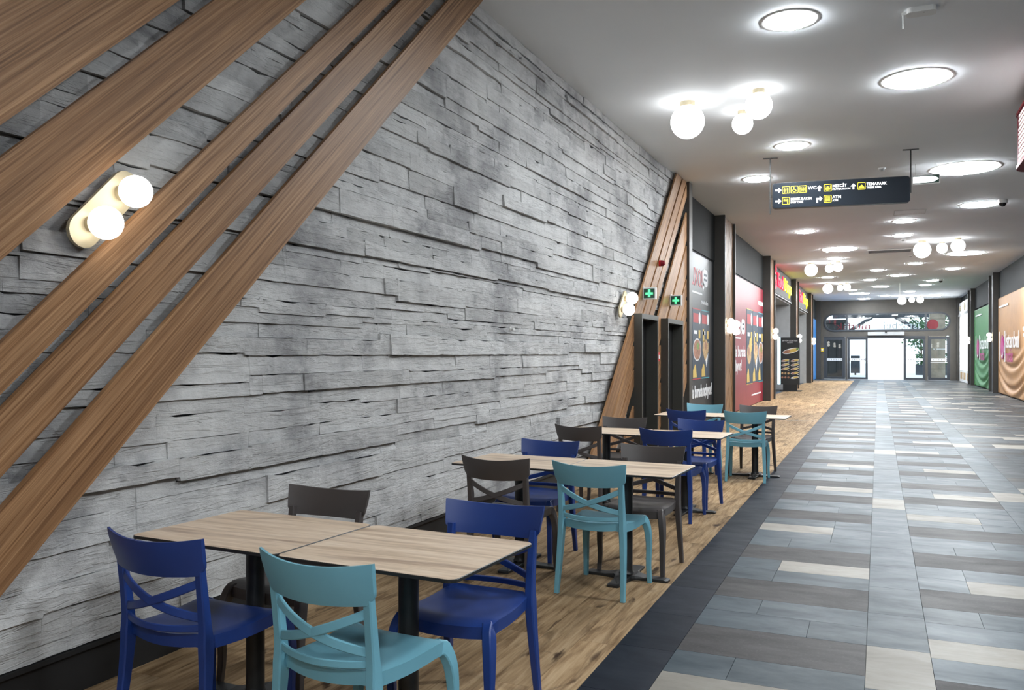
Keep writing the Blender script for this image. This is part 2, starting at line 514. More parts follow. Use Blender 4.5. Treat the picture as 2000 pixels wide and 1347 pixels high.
# ------------------------------------------------------------------ the room: floor
def build_floor():
    g = G().box(-3.6, 4.6, -6, Y_END + .2, -.12, -.012)
    floor = struct('floor', g, M['grout'], 'concourse floor of oak planks beside blue grey patterned tiles', 'floor')
    R = random.Random(5)
    tiles = []   # (x0,x1,y0,y1,mat)
    xs0, xs1, xa1, xc1, xb1, xd1, xr = -1.235, -.94, -.057, .237, 1.113, 1.408, 4.2
    # charcoal strip and the two plain columns
    y = -6.0
    while y < Y_END: tiles.append((xs0, xs1, y, min(y + .6, Y_END), 'tile_dark')); y += .6
    k = 0; y = 4.09 - 17 * .6
    while y < Y_END:
        m = 'tile_cream' if round((y - 4.09) / .6) % 8 == 0 else 'tile_blue'
        tiles.append((xa1, xc1, y, min(y + .6, Y_END), m)); y += .6
    y = 15.2 - 36 * .6
    while y < Y_END:
        m = 'tile_cream' if round((y - 15.2) / .6) % 9 == 0 else 'tile_blue'
        tiles.append((xb1, xd1, y, min(y + .6, Y_END), m)); y += .6
    def zone(x0, x1, dark, cream, lo):
        dark = list(dark)
        while dark[-1][1] < Y_END - 2:
            gap = 1.2 if R.random() < .18 else .61
            a = dark[-1][1] + gap; dark.append((a, a + .44))
        d0 = dark[0][0]
        while d0 > -5.5:
            d0 -= 1.05; dark.insert(0, (d0, d0 + .44))
        w = (x1 - x0) / 3
        for i, (a, b) in enumerate(dark):
            tiles.append((x0, x1, a, b, 'tile_brown'))
            e = dark[i + 1][0] if i + 1 < len(dark) else Y_END
            n = max(1, round((e - b) / .303)); h = (e - b) / n
            known = a >= lo[0] and b <= lo[1]
            rc = R.randrange(n) if R.random() < .6 else -1
            jt0 = R.choice((1, 2))
            for r in range(n):
                ya, yb = b + r * h, b + (r + 1) * h
                ym = (ya + yb) / 2
                spec = None
                if known:
                    for (cy, c0, c1) in cream:
                        if abs(cy - ym) < h * .5: spec = (c0, c1)
                elif r == rc:
                    spec = R.choice(((x0, x0 + 2 * w), (x0 + w, x1), (x0, x0 + 2 * w)))
                if spec:
                    c0, c1 = spec
                    if c0 > x0 + .05: tiles.append((x0, c0, ya, yb, 'tile_blue'))
                    tiles.append((c0, c1, ya, yb, 'tile_cream'))
                    if c1 < x1 - .05: tiles.append((c1, x1, ya, yb, 'tile_blue'))
                else:
                    jx = x0 + w * (jt0 if r % 2 == 0 else 3 - jt0)
                    tiles.append((x0, jx, ya, yb, 'tile_blue')); tiles.append((jx, x1, ya, yb, 'tile_blue'))
    A = [(4.24, 4.69), (5.30, 5.76), (6.37, 6.82), (8.03, 8.47), (9.08, 9.53), (10.11, 10.57), (11.21, 11.65), (12.25, 12.69), (13.92, 14.34), (14.96, 15.38), (16.05, 16.48), (17.1, 17.54), (18.15, 18.59)]
    A.insert(0, (3.2, 3.62))
    zone(xs1, xa1, A, [(3.78, xs1, -.35), (6.22, -.642, xa1), (7.58, xs1, -.352), (9.95, -.642, xa1), (12.1, -.637, xa1), (13.75, xs1, -.352), (15.85, -.64, xa1), (16.9, xs1, -.352)], (3.0, 18.6))
    B = [(3.88, 4.32), (5.53, 5.95), (6.58, 7.03), (7.63, 8.07), (9.29, 9.72), (10.33, 10.76), (11.4, 11.84), (12.45, 12.89), (13.55, 13.98), (15.15, 15.58), (16.27, 16.7), (17.32, 17.75), (18.45, 18.9)]
    zone(xc1, xb1, B, [(4.78, xc1, xb1), (6.1, .527, xb1), (8.52, xc1, .83), (9.88, .53, xb1), (12.0, .53, xb1), (14.15, xc1, .83), (15.75, .53, xb1), (17.9, .53, xb1)], (3.8, 18.9))
    y = -6.0
    while y < Y_END:
        x = xd1; first = True; e = min(y + .3, Y_END)
        while x < xr - .01:
            l = R.choice((.3, .6, .883)) if first else .883
            first = False
            x2 = min(x + l, xr)
            if xr - x2 < .2: x2 = xr
            u = R.random()
            m = 'tile_cream' if u < .10 else ('tile_slate2' if u < .40 else 'tile_slate')
            tiles.append((x, x2, y, e, m)); x = x2
        y += .3
    # nearest tiles in view are pieces of their own, the rest one field
    def score(t):
        xm, ym = (t[0] + t[1]) / 2, (t[2] + t[3]) / 2
        D = depth(xm, ym)
        if not in_view(xm, ym, 0, .12): return 0
        return (t[1] - t[0]) * (t[3] - t[2]) / max(D, .5) ** 3
    tiles.sort(key=score, reverse=True)
    cache = {}
    for (x0, x1, y0, y1, m) in tiles[:298]:
        key = (round(x1 - x0, 3), round(y1 - y0, 2), m)
        if key not in cache:
            w2, h2 = (x1 - x0) / 2 - .0012, (y1 - y0) / 2 - .0012
            cache[key] = G().box(-w2, w2, -h2, h2, -.012, 0).mesh('floor_tile', M[m])
        o = obj('floor_tile', cache[key], None, floor, tint=R.random())
        o.location = ((x0 + x1) / 2, (y0 + y1) / 2, 0)
    names = sorted(set(t[4] for t in tiles))
    g = G()
    for (x0, x1, y0, y1, m) in tiles[298:]:
        g.box(x0 + .0012, x1 - .0012, y0 + .0012, y1 - .0012, -.012, 0, names.index(m), R.random())
    obj('floor_tile_field', g, [M[n] for n in names], floor, field=True, kind='stuff')
    # oak planks along the corridor
    planks = []
    w = (xs0 - (-3.25)) / 10
    for i in range(10):
        y = -6 - R.random() * 1.2
        while y < 49.6:
            planks.append((-3.25 + i * w, -3.25 + (i + 1) * w, max(y, -6), min(y + 1.25, 49.6))); y += 1.25
    for xx in (-3.45,):
        y = 15.3
        while y < 49.6: planks.append((-3.45, -3.25, y, min(y + 1.25, 49.6))); y += 1.25
    planks = [p for p in planks if p[3] - p[2] > .02]
    planks.sort(key=lambda p: score(p), reverse=True)
    pm = {}
    for (x0, x1, y0, y1) in planks[:240]:
        key = round(y1 - y0, 2), round(x1 - x0, 3)
        if key not in pm:
            w2, h2 = (x1 - x0) / 2 - .0008, (y1 - y0) / 2 - .0008
            pm[key] = G().box(-w2, w2, -h2, h2, -.012, 0).mesh('floor_plank', M['plank'])
        o = obj('floor_plank', pm[key], None, floor, tint=R.random())
        o.location = ((x0 + x1) / 2, (y0 + y1) / 2, 0)
    g = G()
    for (x0, x1, y0, y1) in planks[240:]:
        g.box(x0 + .0008, x1 - .0008, y0 + .0008, y1 - .0008, -.012, 0, 0, R.random())
    obj('floor_plank_field', g, M['plank'], floor, field=True, kind='stuff')
    # tiles that close the plank strip before the end doors
    g = G()
    y = 49.6
    while y < Y_END:
        x = -3.45
        while x < xs0 - .01:
            x2 = min(x + .74, xs0); g.box(x + .001, x2 - .001, y + .001, min(y + .3, Y_END) - .001, -.012, 0, R.choice((0, 0, 1)), R.random()); x = x2
        y += .3
    obj('floor_tile_strip', g, [M['tile_slate'], M['tile_blue']], floor, field=True, kind='stuff')
    struct('trim_1', G().box(-3.3, 4.15, 19.76, 19.785, 0, .004), M['chrome'], 'thin metal expansion joint crossing the floor', 'trim')
build_floor()

# ------------------------------------------------------------------ ceiling and plain shell
struct('ceiling', G().box(-3.7, 4.7, -6, Y_END + .3, CEIL, CEIL + .15), M['ceiling'], 'plain off-white plaster ceiling of the concourse', 'ceiling')
struct('wall_back', G().box(-3.7, 4.7, -6.2, -6, -.1, CEIL), M['shop_wall'], 'plain wall closing the corridor behind the viewer', 'wall')

PORTALS = [(11.49, 12.44, 2.06), (13.08, 14.2, 2.05)]

def build_left_wall():
    wall = struct('wall_left', G().box(-3.6, -3.275, -6, 15.2, 0, CEIL), M['mortar'], 'grey stacked stone feature wall beside the tables', 'wall')
    R = random.Random(21)
    y_lo, y_hi, z_lo, z_hi = -1.2, 15.05, .205, CEIL
    # course boundaries with small jogs
    zs = [z_lo]
    while zs[-1] < z_hi - .16: zs.append(zs[-1] + R.choice((.06, .075, .09, .105, .125, .15)))
    zs.append(z_hi)
    nb = len(zs)
    bounds = []
    for k in range(nb):
        segs = []; y = y_lo
        while y < y_hi:
            off = 0 if k in (0, nb - 1) else R.choice((0, 0, 0, .024, -.024, .014, -.016))
            segs.append((y, off)); y += R.uniform(.5, 2.2)
        bounds.append(segs)
    def bz(k, y):
        o = 0
        for (a, b) in bounds[k]:
            if a <= y + 1e-6: o = b
            else: break
        return zs[k] + o
    stones = []
    for k in range(nb - 1):
        cuts = set()
        y = y_lo
        cuts_l = [y_lo]
        jogs = sorted(a for a, _ in bounds[k] + bounds[k + 1])
        while y < y_hi:
            y += R.uniform(.6, 2.1)
            near = min(jogs, key=lambda a: abs(a - y))
            if abs(near - y) < .25: y = near
            if y - cuts_l[-1] > .12: cuts_l.append(min(y, y_hi))
        for a, b in zip(cuts_l, cuts_l[1:]):
            if b - a < .05: continue
            skip = False
            for (p0, p1, pt) in PORTALS:
                if a > p0 + .0 and b < p1 and zs[k + 1] < pt: skip = True
            if skip: continue
            stones.append((k, a, b))
    out = []
    cd = {}
    for (k, a, b) in stones:
        n = max(3, min(18, int((b - a) / .09))); ragged = R.random() < .45
        ys = [a + (b - a) * i / n for i in range(n + 1)]
        # put a column on both sides of every jog inside the stone
        for q in (k, k + 1):
            for (jy, _) in bounds[q]:
                if a + .02 < jy < b - .02: ys += [jy - .004, jy + .002]
        ys = sorted(set(ys))
        cd.setdefault(k, R.choice((.006, .010, .016, .022, .030)))
        d = cd[k] + (R.uniform(-.004, .004) if R.random() < .72 else R.choice((-.008, .010, .014)))
        d = max(d, .003)
        ta, tz = R.uniform(-.004, .004), R.uniform(-.006, .002)
        front_lo, front_hi = [], []
        for i, y in enumerate(ys):
            f = (y - a) / (b - a)
            jl, jh = R.gauss(0, .0016), R.gauss(0, .006 if ragged else .0016)
            if R.random() < .07: jh -= R.uniform(.004, .012)
            yy = y + (.0007 if i == 0 else (-.0007 if i == len(ys) - 1 else 0))
            x = -3.275 + .02 + d + ta * f
            front_lo.append((x - tz + R.gauss(0, .0014), yy, bz(k, y + (-.001 if y == b else .001)) + .0006 + jl))
            front_hi.append((x + tz + R.gauss(0, .0014) - (R.uniform(.002, .01) if R.random() < .12 else 0), yy, bz(k + 1, y + (-.001 if y == b else .001)) - .0006 + jh))
        out.append((k, a, b, front_lo, front_hi))
    def geom(g, s, tint):
        _, a, b, lo, hi = s
        n = len(lo)
        bl = [(-3.276, p[1], p[2]) for p in lo]; bh = [(-3.276, p[1], p[2]) for p in hi]
        vs = lo + hi + bl + bh
        fs = []
        for i in range(n - 1):
            fs.append((i, i + 1, n + i + 1, n + i))
            fs.append((2 * n + i + 1, 2 * n + i, i, i + 1)[::1] if False else (i, 2 * n + i, 2 * n + i + 1, i + 1))
            fs.append((n + i, n + i + 1, 3 * n + i + 1, 3 * n + i))
        fs.append((0, n, 3 * n, 2 * n)); fs.append((n - 1, 3 * n - 1, 4 * n - 1, 2 * n - 1))
        g.add(vs, fs, 0, tint)
    def score(s):
        ym = (s[1] + s[2]) / 2; zm = s[3][0][2]
        if not in_view(-3.22, ym, zm, .05): return 0
        return (s[2] - s[1]) * (s[4][0][2] - s[3][0][2]) / depth(-3.22, ym) ** 2.6
    out.sort(key=score, reverse=True)
    for s in out[:298]:
        g = G(); t = R.random(); geom(g, s, t)
        obj('stone', g, M['stone'], wall, tint=t)
    g = G()
    for s in out[298:]: geom(g, s, R.random())
    obj('stone_field', g, M['stone'], wall, field=True, kind='stuff')
    # walnut boards, near fan (vertical extent at y = 2.21) and far fan (horizontal extent at z = 0)
    SL = .918
    for (z0, z1) in ((2.39, 2.98), (1.86, 2.262), (1.335, 1.535), (1.01, 1.275), (.545, .885)):
        Y0, Y1 = -3.0, 9.0
        pts = [(Y0, z0 + SL * (Y0 - 2.21)), (Y1, z0 + SL * (Y1 - 2.21)), (Y1, z1 + SL * (Y1 - 2.21)), (Y0, z1 + SL * (Y0 - 2.21))]
        pts = clip_rect(pts, -1.2, 15, .16, CEIL - .004)
        obj('wall_board', G().prism(pts, -3.176, -3.15, 'x'), M['board_l'], wall, tint=R.random())
    for (a, b) in ((9.28, 9.67), (9.75, 10.06), (10.11, 10.36), (10.66, 11.2), (11.31, 11.86), (11.95, 12.28), (12.36, 12.68), (12.78, 13.1), (13.2, 13.5), (13.6, 13.95)):
        k = 1.085
        pts = [(a, 0), (b, 0), (b + k * CEIL, CEIL), (a + k * CEIL, CEIL)]
        g = G(); any_ = False
        cells = [(-1, PORTALS[0][0] - .002, .16, 9), (PORTALS[0][0] - .002, PORTALS[0][1] + .002, PORTALS[0][2] + .002, 9), (PORTALS[0][1] + .002, PORTALS[1][0] - .002, .16, 9),
                 (PORTALS[1][0] - .002, PORTALS[1][1] + .002, PORTALS[1][2] + .002, 9), (PORTALS[1][1] + .002, 15.02, .16, 9)]
        for (y0, y1, zz0, zz1) in cells:
            q = clip_rect(pts, y0, y1, zz0, CEIL - .004)
            if len(q) >= 3: g.prism(q, -3.172, -3.145, 'x'); any_ = True
        if any_: obj('wall_board', g, M['board_r'], wall, tint=R.random())
    g = G().box(-3.6, -3.25, -6, 15.03, 0, .18).box(-3.6, -3.232, -6, 15.03, .18, .2)
    struct('baseboard_left', g, M['base_black'], 'black baseboard under the stone wall', 'baseboard')
    # two dark portals
    for i, (a, b, zt) in enumerate(PORTALS):
        g = G(); t = .045
        g.box(-3.26, -3.03, a, a + t, 0, zt).box(-3.26, -3.03, b - t, b, 0, zt).box(-3.26, -3.03, a + t, b - t, zt - .07, zt)
        d = struct('door_%d' % (i + 1), g, M['frame_metal'],
                   ['dark doorway framed in bronze metal, nearer the tables', 'dark doorway framed in bronze metal, next to the black poster'][i], 'doorway')
        obj('door_leaf', G().box(-3.235, -3.205, a + t, b - t, 0, zt - .07), M['void'], d)  # black slab stands in for the unlit depth of the recess
    struct('trim_2', G().box(-3.6, -3.10, 15.03, 15.3, 0, CEIL), M['pillar'], 'dark metal fin where the stone wall ends', 'trim')
build_left_wall()

PILLARS = [(18.95, 20.45), (27.5, 28.95), (36.5, 37.95), (45.0, 46.45)]
ORD = ['between the black and red posters', 'between the red poster and the first open shop', 'between the two open shops', 'beside the blue banner']
def build_shopfronts():
    # pillars with fins and chevron boards
    for side, px in ((-1, -3.5), (1, 4.36)):
        for i, (a, b) in enumerate(PILLARS):
            if side == 1 and i == 0: continue
            s = -side
            g = G()
            def bx(x0, x1, *r): g.box(min(x0, x1), max(x0, x1), *r)
            bx(px, px + s * .30, a + .07, b - .07, 0, CEIL)
            bx(px, px + s * .38, a, a + .07, 0, CEIL)
            bx(px, px + s * .38, b - .07, b, 0, CEIL)
            lab = ('left wall column ' + ORD[i]) if side == -1 else ('right wall column ' + ['', 'nearest on that side by the apricot banner', 'between the apricot and green banners', 'between the green banner and the lit shop'][i])
            p = struct('wall_column', g, M['pillar'], 'dark ' + lab, 'column')
            if side == -1:
                y0, y1, ym = a + .075, b - .075, (a + b) / 2
                k = 1.75; h = .74; z = -1.2
                while z < CEIL:
                    for (ya, yb, za, zb) in ((y0, ym - .006, z, z + k * (ym - y0)), (ym + .006, y1, z + k * (ym - y0), z)):
                        pts = [(ya, za), (yb, zb), (yb, zb + h), (ya, za + h)]
                        q = clip_rect(pts, ya, yb, .01, CEIL - .005)
                        if len(q) >= 3:
                            obj('chevron_board', G().prism(q, px + s * .30, px + s * .325, 'x'), M['board_cu'], p, tint=RNG.random())
                    z += h + .05
    # left bays: fascia and walls behind the posters
    bays = [(15.3, 18.95), (20.45, 27.5), (28.95, 36.5), (37.95, 45.0), (46.45, Y_END)]
    g = G()
    for a, b in bays: g.box(-3.6, -3.345, a, b, 3.55, CEIL)
    for k in (0, 1, 4): g.box(-3.6, -3.365, bays[k][0], bays[k][1], 0, 3.55)
    struct('wall_left_shops', g, M['fascia'], 'charcoal panels of the shopfronts along the left side', 'wall')
    g = G()
    g.box(4.22, 4.6, -6, 27.5, 0, CEIL)
    for a, b in ((28.95, 36.5), (37.95, 45.0), (46.45, Y_END)): g.box(4.17, 4.6, a, b, 3.58, CEIL).box(4.22, 4.6, a, b, 0, 3.58)
    struct('wall_right', g, M['fascia'], 'charcoal panels of the shopfronts along the right side', 'wall')
    # open shops: recessed rooms
    for k, lab in ((2, 'pale grey interior walls of the nearer open shop'), (3, 'pale grey interior walls of the farther open shop')):
        a, b = bays[k]
        g = G()
        g.box(-8.1, -8, a, b, 0, 3.5).box(-8, -3.5, a - .05, a + .08, 0, 3.5).box(-8, -3.36, b - .12, b, 0, 3.5).box(-8, -3.36, a, b, 3.5, 3.6)
        w = struct('wall_shop_interior', g, M['shop_wall'], lab, 'wall')
        struct('floor_shop', G().box(-8, -3.45, a, b, -.1, .002), M['tile_slate'], ['dark tiled floor of the nearer open shop', 'dark tiled floor of the farther open shop'][k - 2], 'floor')
        for (lx, ly, wl) in ((-4.6, (a * .65 + b * .35), 'first along the front'), (-4.6, (a * .25 + b * .75), 'second along the front'), (-6.4, (a + b) / 2, 'towards the back')):
            l = thing('added_shop_light', (lx, ly, 3.5))  # unseen lamp added to brighten the shop interior
            obj('diffuser', G().lathe([(.17, -.012), (.17, .0)], (0, 0, 0), 20), M['shop_fill'], l)
            obj('trim_ring', G().lathe([(.172, -.015), (.21, -.008), (.21, 0)], (0, 0, 0), 20, cap=False), M['white_plastic'], l)
            tag(l, 'unseen round light added inside the %s open shop, %s' % ('nearer' if k == 2 else 'farther', wl), 'ceiling light', 'added lights inside the %s open shop' % ('nearer' if k == 2 else 'farther'))
build_shopfronts()

def build_end_wall():
    # panel wall with a capsule window and the door openings
    y0, y1 = Y_END, Y_END + .18
    g = G()
    zc0, zc1 = 2.80, 3.80; r = .5; zc = 3.30; xl, xr = -2.42, 3.15
    g.box(-3.5, 4.36, y0, y1, zc1, CEIL).box(-3.5, 4.36, y0, y1, 2.48, zc0)
    def endcap(cx, sgn, xe):
        pts = [(cx, zc1)]
        for k in range(13):
            a = PI / 2 + sgn * PI * k / 12
            pts.append((cx + r * math.cos(a), zc + r * math.sin(a)))
        # fan of quads to the outer edge
        for p, q in zip(pts[1:], pts[2:]):
            g.prism([(p[0], p[1]), (q[0], q[1]), (xe, q[1]), (xe, p[1])], y0, y1, 'y')
    endcap(xl, 1, -3.5); endcap(xr, -1, 4.36)
    g.box(-3.5, -2.95, y0, y1, 0, 2.48).box(-1.77, -1.66, y0, y1, 0, 2.48).box(2.40, 2.53, y0, y1, 0, 2.48).box(3.65, 4.36, y0, y1, 0, 2.48)
    struct('wall_end', g, M['endwall'], 'taupe panel wall with sliding doors at the far end', 'wall')
    struct('trim_3', G().box(-3.5, -3.1, Y_END - .35, Y_END - .01, 0, CEIL), M['pillar'], 'dark corner post at the left end of the corridor', 'trim')
    struct('trim_4', G().box(3.95, 4.36, Y_END - .35, Y_END - .01, 0, CEIL), M['pillar'], 'dark corner post at the right end of the corridor', 'trim')
    # capsule window
    w = thing('window_1', (0, 0, 0))
    tag(w, 'long capsule shaped transom window above the far doors', 'window', kind='structure')
    ring_o, ring_i = [], []
    for (cx, a0) in ((xr, -90), (xl, 90)):
        for k in range(13):
            a = math.radians(a0 + 180 * k / 12)
            ring_o.append((cx + (r + .02) * math.cos(a), zc + (r + .02) * math.sin(a)))
            ring_i.append((cx + (r - .07) * math.cos(a), zc + (r - .07) * math.sin(a)))
    g = G(); n = len(ring_o)
    vs = [(p[0], Y_END - .04, p[1]) for p in ring_o] + [(p[0], Y_END - .04, p[1]) for p in ring_i] + [(p[0], Y_END + .1, p[1]) for p in ring_o] + [(p[0], Y_END + .1, p[1]) for p in ring_i]
    fs = []
    for i in range(n):
        j = (i + 1) % n
        fs += [(i, j, n + j, n + i), (2 * n + i, 3 * n + i, 3 * n + j, 2 * n + j), (i, 2 * n + i, 2 * n + j, j), (n + i, n + j, 3 * n + j, 3 * n + i)]
    obj('window_frame', g.add(vs, fs), M['door_frame'], w)
    for x in (-1.69, 2.42): obj('mullion', G().box(x - .05, x + .05, Y_END - .02, Y_END + .09, zc0 + .06, zc1 - .06), M['door_frame'], w)
    for (xa, xb) in ((xl - .3, -1.74), (-1.64, 2.37), (2.47, xr + .3)):
        obj('window_pane', G().box(xa, xb, Y_END + .03, Y_END + .04, zc0 + .06, zc1 - .06), M['glass'], w)
    # lettering on the outside, seen from behind
    s = thing('entrance_lettering', (0, Y_END + .35, 2.9))
    tag(s, 'mirrored lettering with a red dot outside the transom window', 'sign')
    text('lettering', 'istanbul', .62, M['white_print'], s, (2.15, 0, 0), FACE_N, ext=.02, sx=1.0)
    text('lettering', 'mutfak', .58, M['red_print'], s, (-.42, 0, 0), FACE_N, ext=.02, sx=1.15)
    obj('dot', G().lathe([(.30, -.02), (.30, .02)], (2.79, 0, .22), 24, 'y'), M['red_print'], s)
    obj('rail', G().box(-2.7, 3.2, -.02, .02, -.06, -.03), M['door_frame'], s)
    for bx_ in (-2.6, .2, 3.1): obj('bracket', G().box(bx_ - .03, bx_ + .03, -.17, .02, -.075, -.06), M['door_frame'], s)
    # doors
    def leaf(name, x0, x1, yy, label, sill=.12, fr=.12, kind='structure'):
        d = thing(name, ((x0 + x1) / 2, yy, 0)); w2 = (x1 - x0) / 2
        tag(d, label, 'door', kind=kind)
        g = G().box(-w2, -w2 + fr, -.03, .03, .01, 2.44).box(w2 - fr, w2, -.03, .03, .01, 2.44).box(-w2 + fr, w2 - fr, -.03, .03, .01, sill).box(-w2 + fr, w2 - fr, -.03, .03, 2.3, 2.44)
        obj('door_frame', g, M['door_frame'], d)
        pn = obj('door_pane', G().box(-w2 + fr, w2 - fr, -.008, .008, sill, 2.3), M['glass'], d)
        obj('safety_band', G().box(-w2 + fr, w2 - fr, -.012, -.009, 1.08, 1.22), M['white_print'], pn)
        g = G()
        for k in range(6): g.box(-w2 + fr + .1 + k * .13, -w2 + fr + .15 + k * .13, -.014, -.0125, 1.11, 1.19)
        obj('band_mark', g, M['grey_plastic'], pn)
        return d
    leaf('door_3', -2.94, -1.78, Y_END + .05, 'fixed glass side door at the left of the far entrance', .14, .16)
    leaf('door_4', -1.65, -.57, Y_END + .02, 'left sliding glass door leaf standing open at the far entrance')
    leaf('door_5', 1.30, 2.40, Y_END + .02, 'right sliding glass door leaf standing open at the far entrance')
    d = leaf('door_6', 2.54, 3.64, Y_END + .05, 'fixed glass side door at the right of the far entrance', .14, .16)
    obj('push_bar', G().box(-.42, .42, -.06, -.035, .98, 1.02), M['chrome'], d)
    struct('trim_5', G().box(-1.66, 2.40, Y_END - .05, Y_END + .1, 2.36, 2.48), M['door_frame'], 'dark header rail over the sliding doors', 'trim')
    o = thing('air_curtain', (.38, Y_END - .12, 2.53))
    tag(o, 'grey air curtain unit mounted over the open sliding doors', 'air curtain')
    obj('casing', G().prism(rounded(-.95, .95, 0, .2, .03), -.11, .11, 'y'), M['grey_plastic'], o)
    obj('sensor', G().box(-.05, .05, -.16, -.11, .14, .2), M['black'], o)
    o = thing('call_point', (-3.03, Y_END - .02, 1.6))
    tag(o, 'yellow emergency door release box on the far wall', 'call point')
    obj('box', G().prism(rounded(-.09, .09, 0, .22, .02), -.04, .02, 'y'), M['yellow'], o)
    obj('button', G().box(-.045, .045, -.05, -.04, .06, .16), M['white_plastic'], o)
build_end_wall()

def build_outside():
    struct('plaza_ground', G().box(-40, 40, Y_END + .18, 140, -.2, -.02), M['concrete'], 'pale paved plaza outside the doors', 'ground')
    # dark shop block and stone pier either side of the way out
    o = tag(obj('kiosk', G().box(-3.4, -1.95, 56.5, 60, -.02, 3.4).box(-3.5, -1.85, 56.4, 60.1, 3.4, 3.6), M['black']), 'dark kiosk outside the left side door', 'kiosk')
    for k in range(3): obj('shutter_panel', G().box(-3.32 + k * .46, -2.9 + k * .46, 56.46, 56.5, .1, 3.0), M['black_soft'], o)
    o = thing('stone_pier', (3.25, 57, 0)); tag(o, 'brown stone pier outside the right side door', 'pillar')
    for k in range(7): obj('block', G().box(-.42, .42, -.4, .4, -.02 + k * .6, .565 + k * .6), M['travertine'], o)
    o = thing('litter_bin', (-1.5, 64, 0)); tag(o, 'dark litter bin standing on the plaza', 'bin')
    obj('body', G().box(-.3, .3, -.25, .25, .12, 1.35), M['door_frame'], o); obj('post', G().box(-.06, .06, -.06, .06, -.02, .12), M['door_frame'], o)
    R = random.Random(3)
    for i, (x, y, h) in enumerate(((2.9, 70, 4.6), (5.2, 74, 5.4))):
        o = thing('plaza_tree', (x, y, 0))
        tag(o, ['small leafy tree on the plaza behind the right sliding door', 'taller leafy tree farther out on the plaza'][i], 'tree')
        obj('trunk', G().sweep([(0, 0, -.02), (.04, 0, h * .3), (0, .03, h * .6)], [.16, .13, .08], [.16, .13, .08], (1, 0, 0)), M['bark'], o)
        g = G()
        for k in range(520):
            a, b_, rr = R.uniform(0, 2 * PI), R.uniform(-1, 1), R.random() ** .4
            q = Vector((math.cos(a) * math.sqrt(1 - b_ * b_), math.sin(a) * math.sqrt(1 - b_ * b_), b_)) * rr
            c = Vector((q.x * 1.5, q.y * 1.5, h * .68 + q.z * h * .36))
            u = Vector((R.gauss(0, 1), R.gauss(0, 1), R.gauss(0, 1))).normalized() * .16
            v = u.cross(Vector((R.gauss(0, 1), R.gauss(0, 1), R.gauss(0, 1)))).normalized() * .08
            g.add([c - u, c + v, c + u, c - v], [(0, 1, 2, 3)])
        obj('foliage', g, M['leaf'], o, kind='stuff')
    o = thing('planter', (3.6, 66, 0)); tag(o, 'long dark planter box on the plaza', 'planter')
    obj('box', G().box(-1.2, 1.2, -.3, .3, -.02, .7), M['door_frame'], o)
    g = G()
    for k in range(260):
        c = Vector((R.uniform(-1.15, 1.15), R.uniform(-.25, .25), R.uniform(.7, 1.5))); u = Vector((R.gauss(0, 1), R.gauss(0, 1), R.gauss(0, 1))).normalized() * .13; v = u.cross(Vector((0.3, 1, .2))).normalized() * .06
        g.add([c - u, c + v, c + u, c - v], [(0, 1, 2, 3)])
    obj('shrub', g, M['leaf'], o, kind='stuff')
    o = thing('entrance_canopy', (0.3, 62, 0)); tag(o, 'dark raking canopy struts over the outside of the entrance', 'canopy')
    for sgn in (-1, 1): obj('strut', G().sweep([(sgn * 2.6, 0, 2.75), (sgn * .7, 0, 3.95)], .3, .22, (0, 1, 0)), M['door_frame'], o)
    for sgn in (-1, 1): obj('post', G().box(sgn * 2.75 - .12, sgn * 2.75 + .12, -.12, .12, -.02, 3.0), M['door_frame'], o)
    obj('beam', G().box(-3.2, 3.2, -.15, .15, 3.9, 4.15), M['door_frame'], o)
build_outside()
# ------------------------------------------------------------------ tables
def make_table():
    t = thing('cafe_table')
    w, d = .394, .321
    g = G(); pts = rounded(-w, w, -d, d, .035, 5); n = len(pts)
    pin = rounded(-w + .0025, w - .0025, -d + .0025, d - .0025, .0335, 5)
    vs = [(p[0], p[1], .722) for p in pts] + [(p[0], p[1], .7325) for p in pts] + [(p[0], p[1], .735) for p in pin]
    fs = [tuple(range(n))[::-1]] + [(i, (i + 1) % n, n + (i + 1) % n, n + i) for i in range(n)] + [(n + i, n + (i + 1) % n, 2 * n + (i + 1) % n, 2 * n + i) for i in range(n)]
    g.add(vs, fs, 1); g.add([(p[0], p[1], .735) for p in pin], [tuple(range(n))], 0)
    obj('tabletop', g, [M['oak'], M['black']], t, tint=.3)
    g = G().lathe([(.05, .03), (.041, .045), (.04, .06), (.04, .700), (.055, .707), (.055, .722)], (0, 0, 0), 20)
    obj('column', g, M['black'], t, True)
    obj('mount_plate', G().box(-.13, .13, -.13, .13, .715, .722), M['black'], t)
    # cross foot: four tapering arms
    pts = []
    L, e, rw = .29, .040, .062
    for k in range(4):
        a = k * PI / 2
        ca, sa = math.cos(a), math.sin(a)
        for (u, v) in ((rw + .015, -rw * .95), (.15, -.044), (L - .01, -e), (L, -e + .01), (L, e - .01), (L - .01, e), (.15, .044), (rw + .015, rw * .95)):
            pts.append((u * ca - v * sa, u * sa + v * ca))
    n = len(pts)
    g = G()
    vs = [(p[0], p[1], 0.0) for p in pts] + [(p[0], p[1], .014) for p in pts] + [(p[0] * .93, p[1] * .93, .03 if math.hypot(*p) < .14 else .019) for p in pts]
    fs = [tuple(range(n))[::-1]] + [(i, (i + 1) % n, n + (i + 1) % n, n + i) for i in range(n)] + [(n + i, n + (i + 1) % n, 2 * n + (i + 1) % n, 2 * n + i) for i in range(n)] + [tuple(range(2 * n, 3 * n))]
    obj('foot', g.add(vs, fs), M['black'], t)
    return t

